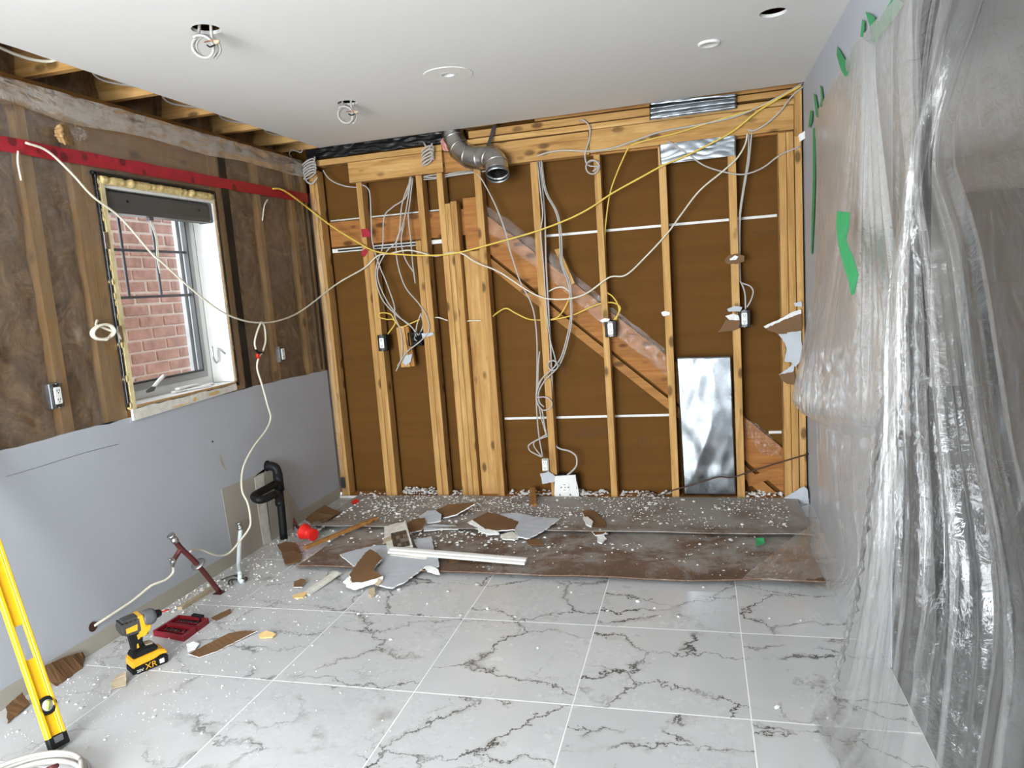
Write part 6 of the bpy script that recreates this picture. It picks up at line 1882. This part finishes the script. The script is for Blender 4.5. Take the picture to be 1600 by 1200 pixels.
debris('tan_scrap', 'tan paper square on the tiles in front of the impact driver', [(0.294,-2.43,0.01), (0.278,-2.384,0.014), (0.33,-2.384,0.034), (0.367,-2.431,0.008), (0.324,-2.456,0.006)], 'tan_board', 'card', .004, 'tan_board', group=G0)
debris('card_scrap', 'small brown card flake near the white trim board', [(0.506,-1.46,0.01), (0.539,-1.445,0.022), (0.573,-1.453,0.02), (0.584,-1.51,0.008), (0.539,-1.515,0.008)], 'kraft', 'card', .003, 'gypsum', group=G0)
debris('wood_chip', 'splintered tan wood chip at the end of the white trim board', [(0.591,-1.611,0.01), (0.619,-1.592,0.016), (0.652,-1.577,0.014), (0.657,-1.622,0.008), (0.615,-1.633,0.008)], 'chip_wood', 'wood chip', .006, 'chip_wood', group='wood chips')
debris('wood_chip', 'splintered tan wood chip at the tip of the long paper strip', [(0.661,-1.997,0.01), (0.686,-1.975,0.018), (0.74,-1.986,0.012), (0.737,-2.007,0.008), (0.681,-2.017,0.007)], 'chip_wood', 'wood chip', .006, 'chip_wood', group='wood chips')
debris('tan_scrap', 'tan plaster lump below the kidney-shaped piece', [(0.957,-1.524,0.016), (0.976,-1.506,0.022), (1.007,-1.551,0.014), (0.996,-1.579,0.01), (0.973,-1.56,0.01)], 'tan_board', 'card', .010, 'tan_board', group=G0)
debris('card_scrap', 'brown card tucked under the long white trim', [(1.206,-1.109,0.028), (1.255,-1.102,0.034), (1.293,-1.154,0.024), (1.267,-1.181,0.02)], 'kraft', 'card', .004, 'kraft', group=G0)
debris('card_scrap', 'brown card rectangle below the large grey sheet', [(1.595,-0.848,0.036), (1.674,-0.843,0.036), (1.701,-0.903,0.026), (1.616,-0.908,0.026)], 'kraft', 'card', .005, 'kraft', group=G0)
debris('card_scrap', 'torn brown card by the drain pipe foot', [(0.11,-0.99,0.02), (0.146,-0.957,0.028), (0.211,-0.952,0.02), (0.318,-1.076,0.016), (0.3,-1.168,0.014), (0.199,-1.085,0.016)], 'kraft', 'card', .004, 'kraft', group=G0)
debris('card_scrap', 'crumpled brown card left of the long batten', [(0.211,-1.103,0.016), (0.275,-1.085,0.026), (0.354,-1.122,0.02), (0.393,-1.216,0.014), (0.328,-1.252,0.012)], 'kraft', 'card', .004, 'kraft', group=G0)
debris('card_scrap', 'small brown card square standing at the sole plate by the metal sheet', [(2.242,-0.03,0.016), (2.295,-0.03,0.02), (2.306,-0.05,-0.024), (2.246,-0.05,-0.024)], 'kraft', 'card', .003, 'kraft', group=G0)
debris('foil_wrapper', 'white wrapper scrap between the bit case and the paper strip', [(0.391,-2.12,0.014), (0.414,-2.103,0.018), (0.446,-2.108,0.014), (0.455,-2.145,0.008), (0.433,-2.165,0.006)], 'white_plastic', 'wrapper', .003, 'white_plastic', group=None)
tag(shard('tape_scrap', [(2.799,-0.79,0.045), (2.84,-0.792,0.05), (2.842,-0.837,0.036), (2.799,-0.87,0.034)], 0.001, 'tape_green', None, 'tape_green'), 'small green tape scrap lying on the cardboard', 'tape')
tag(shard('tape_scrap', [(0.183,-0.197,0.03), (0.207,-0.155,0.04), (0.243,-0.181,0.03), (0.231,-0.254,0.026)], 0.002, 'bright_red', None, 'bright_red'), 'small crumpled red scrap at the corner of the stud wall', 'tape')
# red cap
rc_ = thing('red_cap', (0.249,-0.843,0.02), 'bright red funnel-shaped plastic cap lying on its side', 'cap')
lathe('cap_body', [(0.030, 0.004), (0.045, 0.0), (0.049, 0.006), (0.046, 0.014), (0.041, 0.026), (0.036, 0.040), (0.033, 0.052), (0.0345, 0.056), (0.032, 0.060), (0.0335, 0.066), (0.031, 0.072), (0.0355, 0.080), (0.036, 0.094), (0.026, 0.096)], (0.212,-0.861,0.058), (0.93, -.34, -.12), 'bright_red', rc_, sides=22, smooth=False)
for k in range(3):
    tube('wire_end', [(0.209,-0.856,0.06), Vector((0.138,-0.798,0.05)) + Vector((0, 0, .01 * k)), Vector((0.089,-0.759,0.06)) + Vector((0, 0, .02 * k)), (0.082,-0.768,0.03)], 0.004, ('black_plastic', 'cable_brown', 'pipe_red')[k], rc_, n=5, sides=6)

# plaster crumbs: 12 shapes shared by all
def crumb_mesh(seed):
    bm = bmesh.new()
    bmesh.ops.create_icosphere(bm, subdivisions=1, radius=1.0)
    rnd = random.Random(seed)
    sx, sy, sz = rnd.uniform(.6, 1.3), rnd.uniform(.6, 1.2), rnd.uniform(.30, .60)
    for v in bm.verts:
        k = rnd.uniform(.65, 1.25)
        v.co = Vector((v.co.x * sx * k, v.co.y * sy * k, max(v.co.z * k, -.9) * sz))
    me = bpy.data.meshes.new('plaster_crumb')
    bm.to_mesh(me)
    bm.free()
    me.materials.append(MATS['gypsum'])
    return me


CR = [crumb_mesh(k) for k in range(12)]
rnd = random.Random(21)


def crumb(x, y, z, s, label, group):
    o = bpy.data.objects.new('plaster_crumb', rnd.choice(CR))
    o.scale = (s, s, s)
    o.rotation_euler = (0, 0, rnd.uniform(0, 6.28))
    o.location = (x, y, z + s * .34)
    col.objects.link(o)
    tag(o, label, 'plaster crumb', group)


def card_z(x, y):
    return 0.030 if y > -0.70 else 0.020


for k in range(165):
    x = rnd.uniform(0.25, 3.0) if rnd.random() < .6 else rnd.gauss(1.1, .45)
    y = -0.05 - abs(rnd.gauss(0, .5))
    if y < -1.25 or not .2 < x < 3.04 or (y < -.7 and x < .45):
        continue
    crumb(x, y, card_z(x, y) - .002, rnd.uniform(0.005, 0.013) * (1.35 if rnd.random() < .15 else 1), 'small white plaster crumb on the cardboard sheets', 'plaster crumbs on the cardboard')
for k in range(95):
    x = 0.06 + abs(rnd.gauss(0, .45))
    y = rnd.uniform(-2.75, -1.36)
    crumb(x, y, 0.0, rnd.uniform(0.0035, 0.009), 'small white plaster crumb on the tiles towards the left wall', 'plaster crumbs on the left tiles')
for p in ((456, 668), ):
    pass
for p in ((2.252,-1.494,0), (2.128,-1.601,0), (2.328,-1.556,0), (2.354,-1.626,0), (2.914,-1.605,0), (2.761,-2.233,0), (1.02,-1.562,0), (1.099,-1.482,0), (1.298,-1.617,0), (1.492,-1.712,0), (1.595,-1.638,0), (1.738,-1.698,0), (1.871,-1.381,0), (1.941,-1.431,0), (2.43,-1.623,0), (2.534,-1.32,0), (2.796,-1.601,0), (1.894,-1.951,0), (1.35,-1.48,0), (1.466,-1.389,0), (1.013,-1.75,0), (1.264,-1.958,0)):
    crumb(p[0], p[1], 0.0, rnd.uniform(.006, .012), 'white plaster crumb alone on the open tiles', 'plaster crumbs on the open tiles')
# heaps of plaster on the sole plate between the studs, and the finest grit: nobody could count them
def grit(name, spots, n, s0, s1, label, mat='gypsum'):
    V, Fc = [], []
    for k in range(n):
        x, y, z = spots(k)
        s = rnd.uniform(s0, s1)
        b = len(V)
        a0 = rnd.uniform(0, 6.28)
        for q in range(4):
            a = a0 + q * 1.57 + rnd.uniform(-.4, .4)
            V.append((x + s * math.cos(a) * rnd.uniform(.6, 1.3), y + s * math.sin(a) * rnd.uniform(.6, 1.3), z + s * rnd.uniform(0, .3)))
        V.append((x + rnd.uniform(-.3, .3) * s, y, z + s * rnd.uniform(.5, .9)))
        V.append((x, y, z - s * .1))
        for q in range(4):
            Fc.append((b + q, b + (q + 1) % 4, b + 4))
            Fc.append((b + (q + 1) % 4, b + q, b + 5))
    return tag(mk(name, V, Fc, mat), label, 'plaster debris', None, 'stuff')


def plate_spot(k):
    bays = ((0.10, 0.35, .2), (0.47, 0.74, 1.0), (0.85, 0.93, .5), (1.25, 1.55, .4), (1.62, 1.95, .6), (2.02, 2.34, .3), (2.80, 3.02, .4))
    b = rnd.choices(bays, [q[2] * (q[1] - q[0]) for q in bays])[0]
    h = 0.030 * b[2] * rnd.random()
    return rnd.uniform(b[0], b[1]), rnd.uniform(-.004, .10), 0.017 + h


grit('plaster_rubble', plate_spot, 420, 0.006, 0.018, 'white plaster rubble heaped on the sole plate between the studs')


def floor_spot(k):
    while True:
        p = floor_try(k)
        if nz(p[0] * 2.2, p[1] * 3.5, 4) + .25 * rnd.random() > .05 - .25 * (p[1] > -.3):
            return p


def floor_try(k):
    x = rnd.uniform(0.2, 3.02) if rnd.random() < .55 else rnd.gauss(1.2, .5)
    x = min(max(x, .2), 3.02)
    y = -0.04 - abs(rnd.gauss(0, .45))
    y = max(y, -1.22)
    return (x, y, card_z(x, y)) if x > .45 or y > -.68 else (x, y, 0.002)


grit('plaster_grit', floor_spot, 2300, 0.0015, 0.0075, 'fine white plaster grit strewn over the cardboard sheets')
grit('plaster_grit', lambda k: (0.02 + abs(rnd.gauss(0, .5)), rnd.uniform(-2.8, -1.3), 0.001), 1100, 0.0012, 0.0042, 'fine white plaster grit strewn over the tiles by the left wall')


def foot_spot(k):
    y = rnd.uniform(-1.85, -0.15)
    return 0.01 + abs(rnd.gauss(0, .10 + .12 * (y > -1.5))), y, 0.001


grit('plaster_rubble', foot_spot, 420, 0.004, 0.014, 'pale plaster rubble along the foot of the left wall by the pipes', 'aged_white')
grit('plaster_dust', lambda k: (min(2.9, max(.25, rnd.gauss(.9, .5))), rnd.uniform(-1.0, -.05), .026), 260, 0.006, 0.016, 'larger broken plaster bits around the drywall pile', 'gypsum')
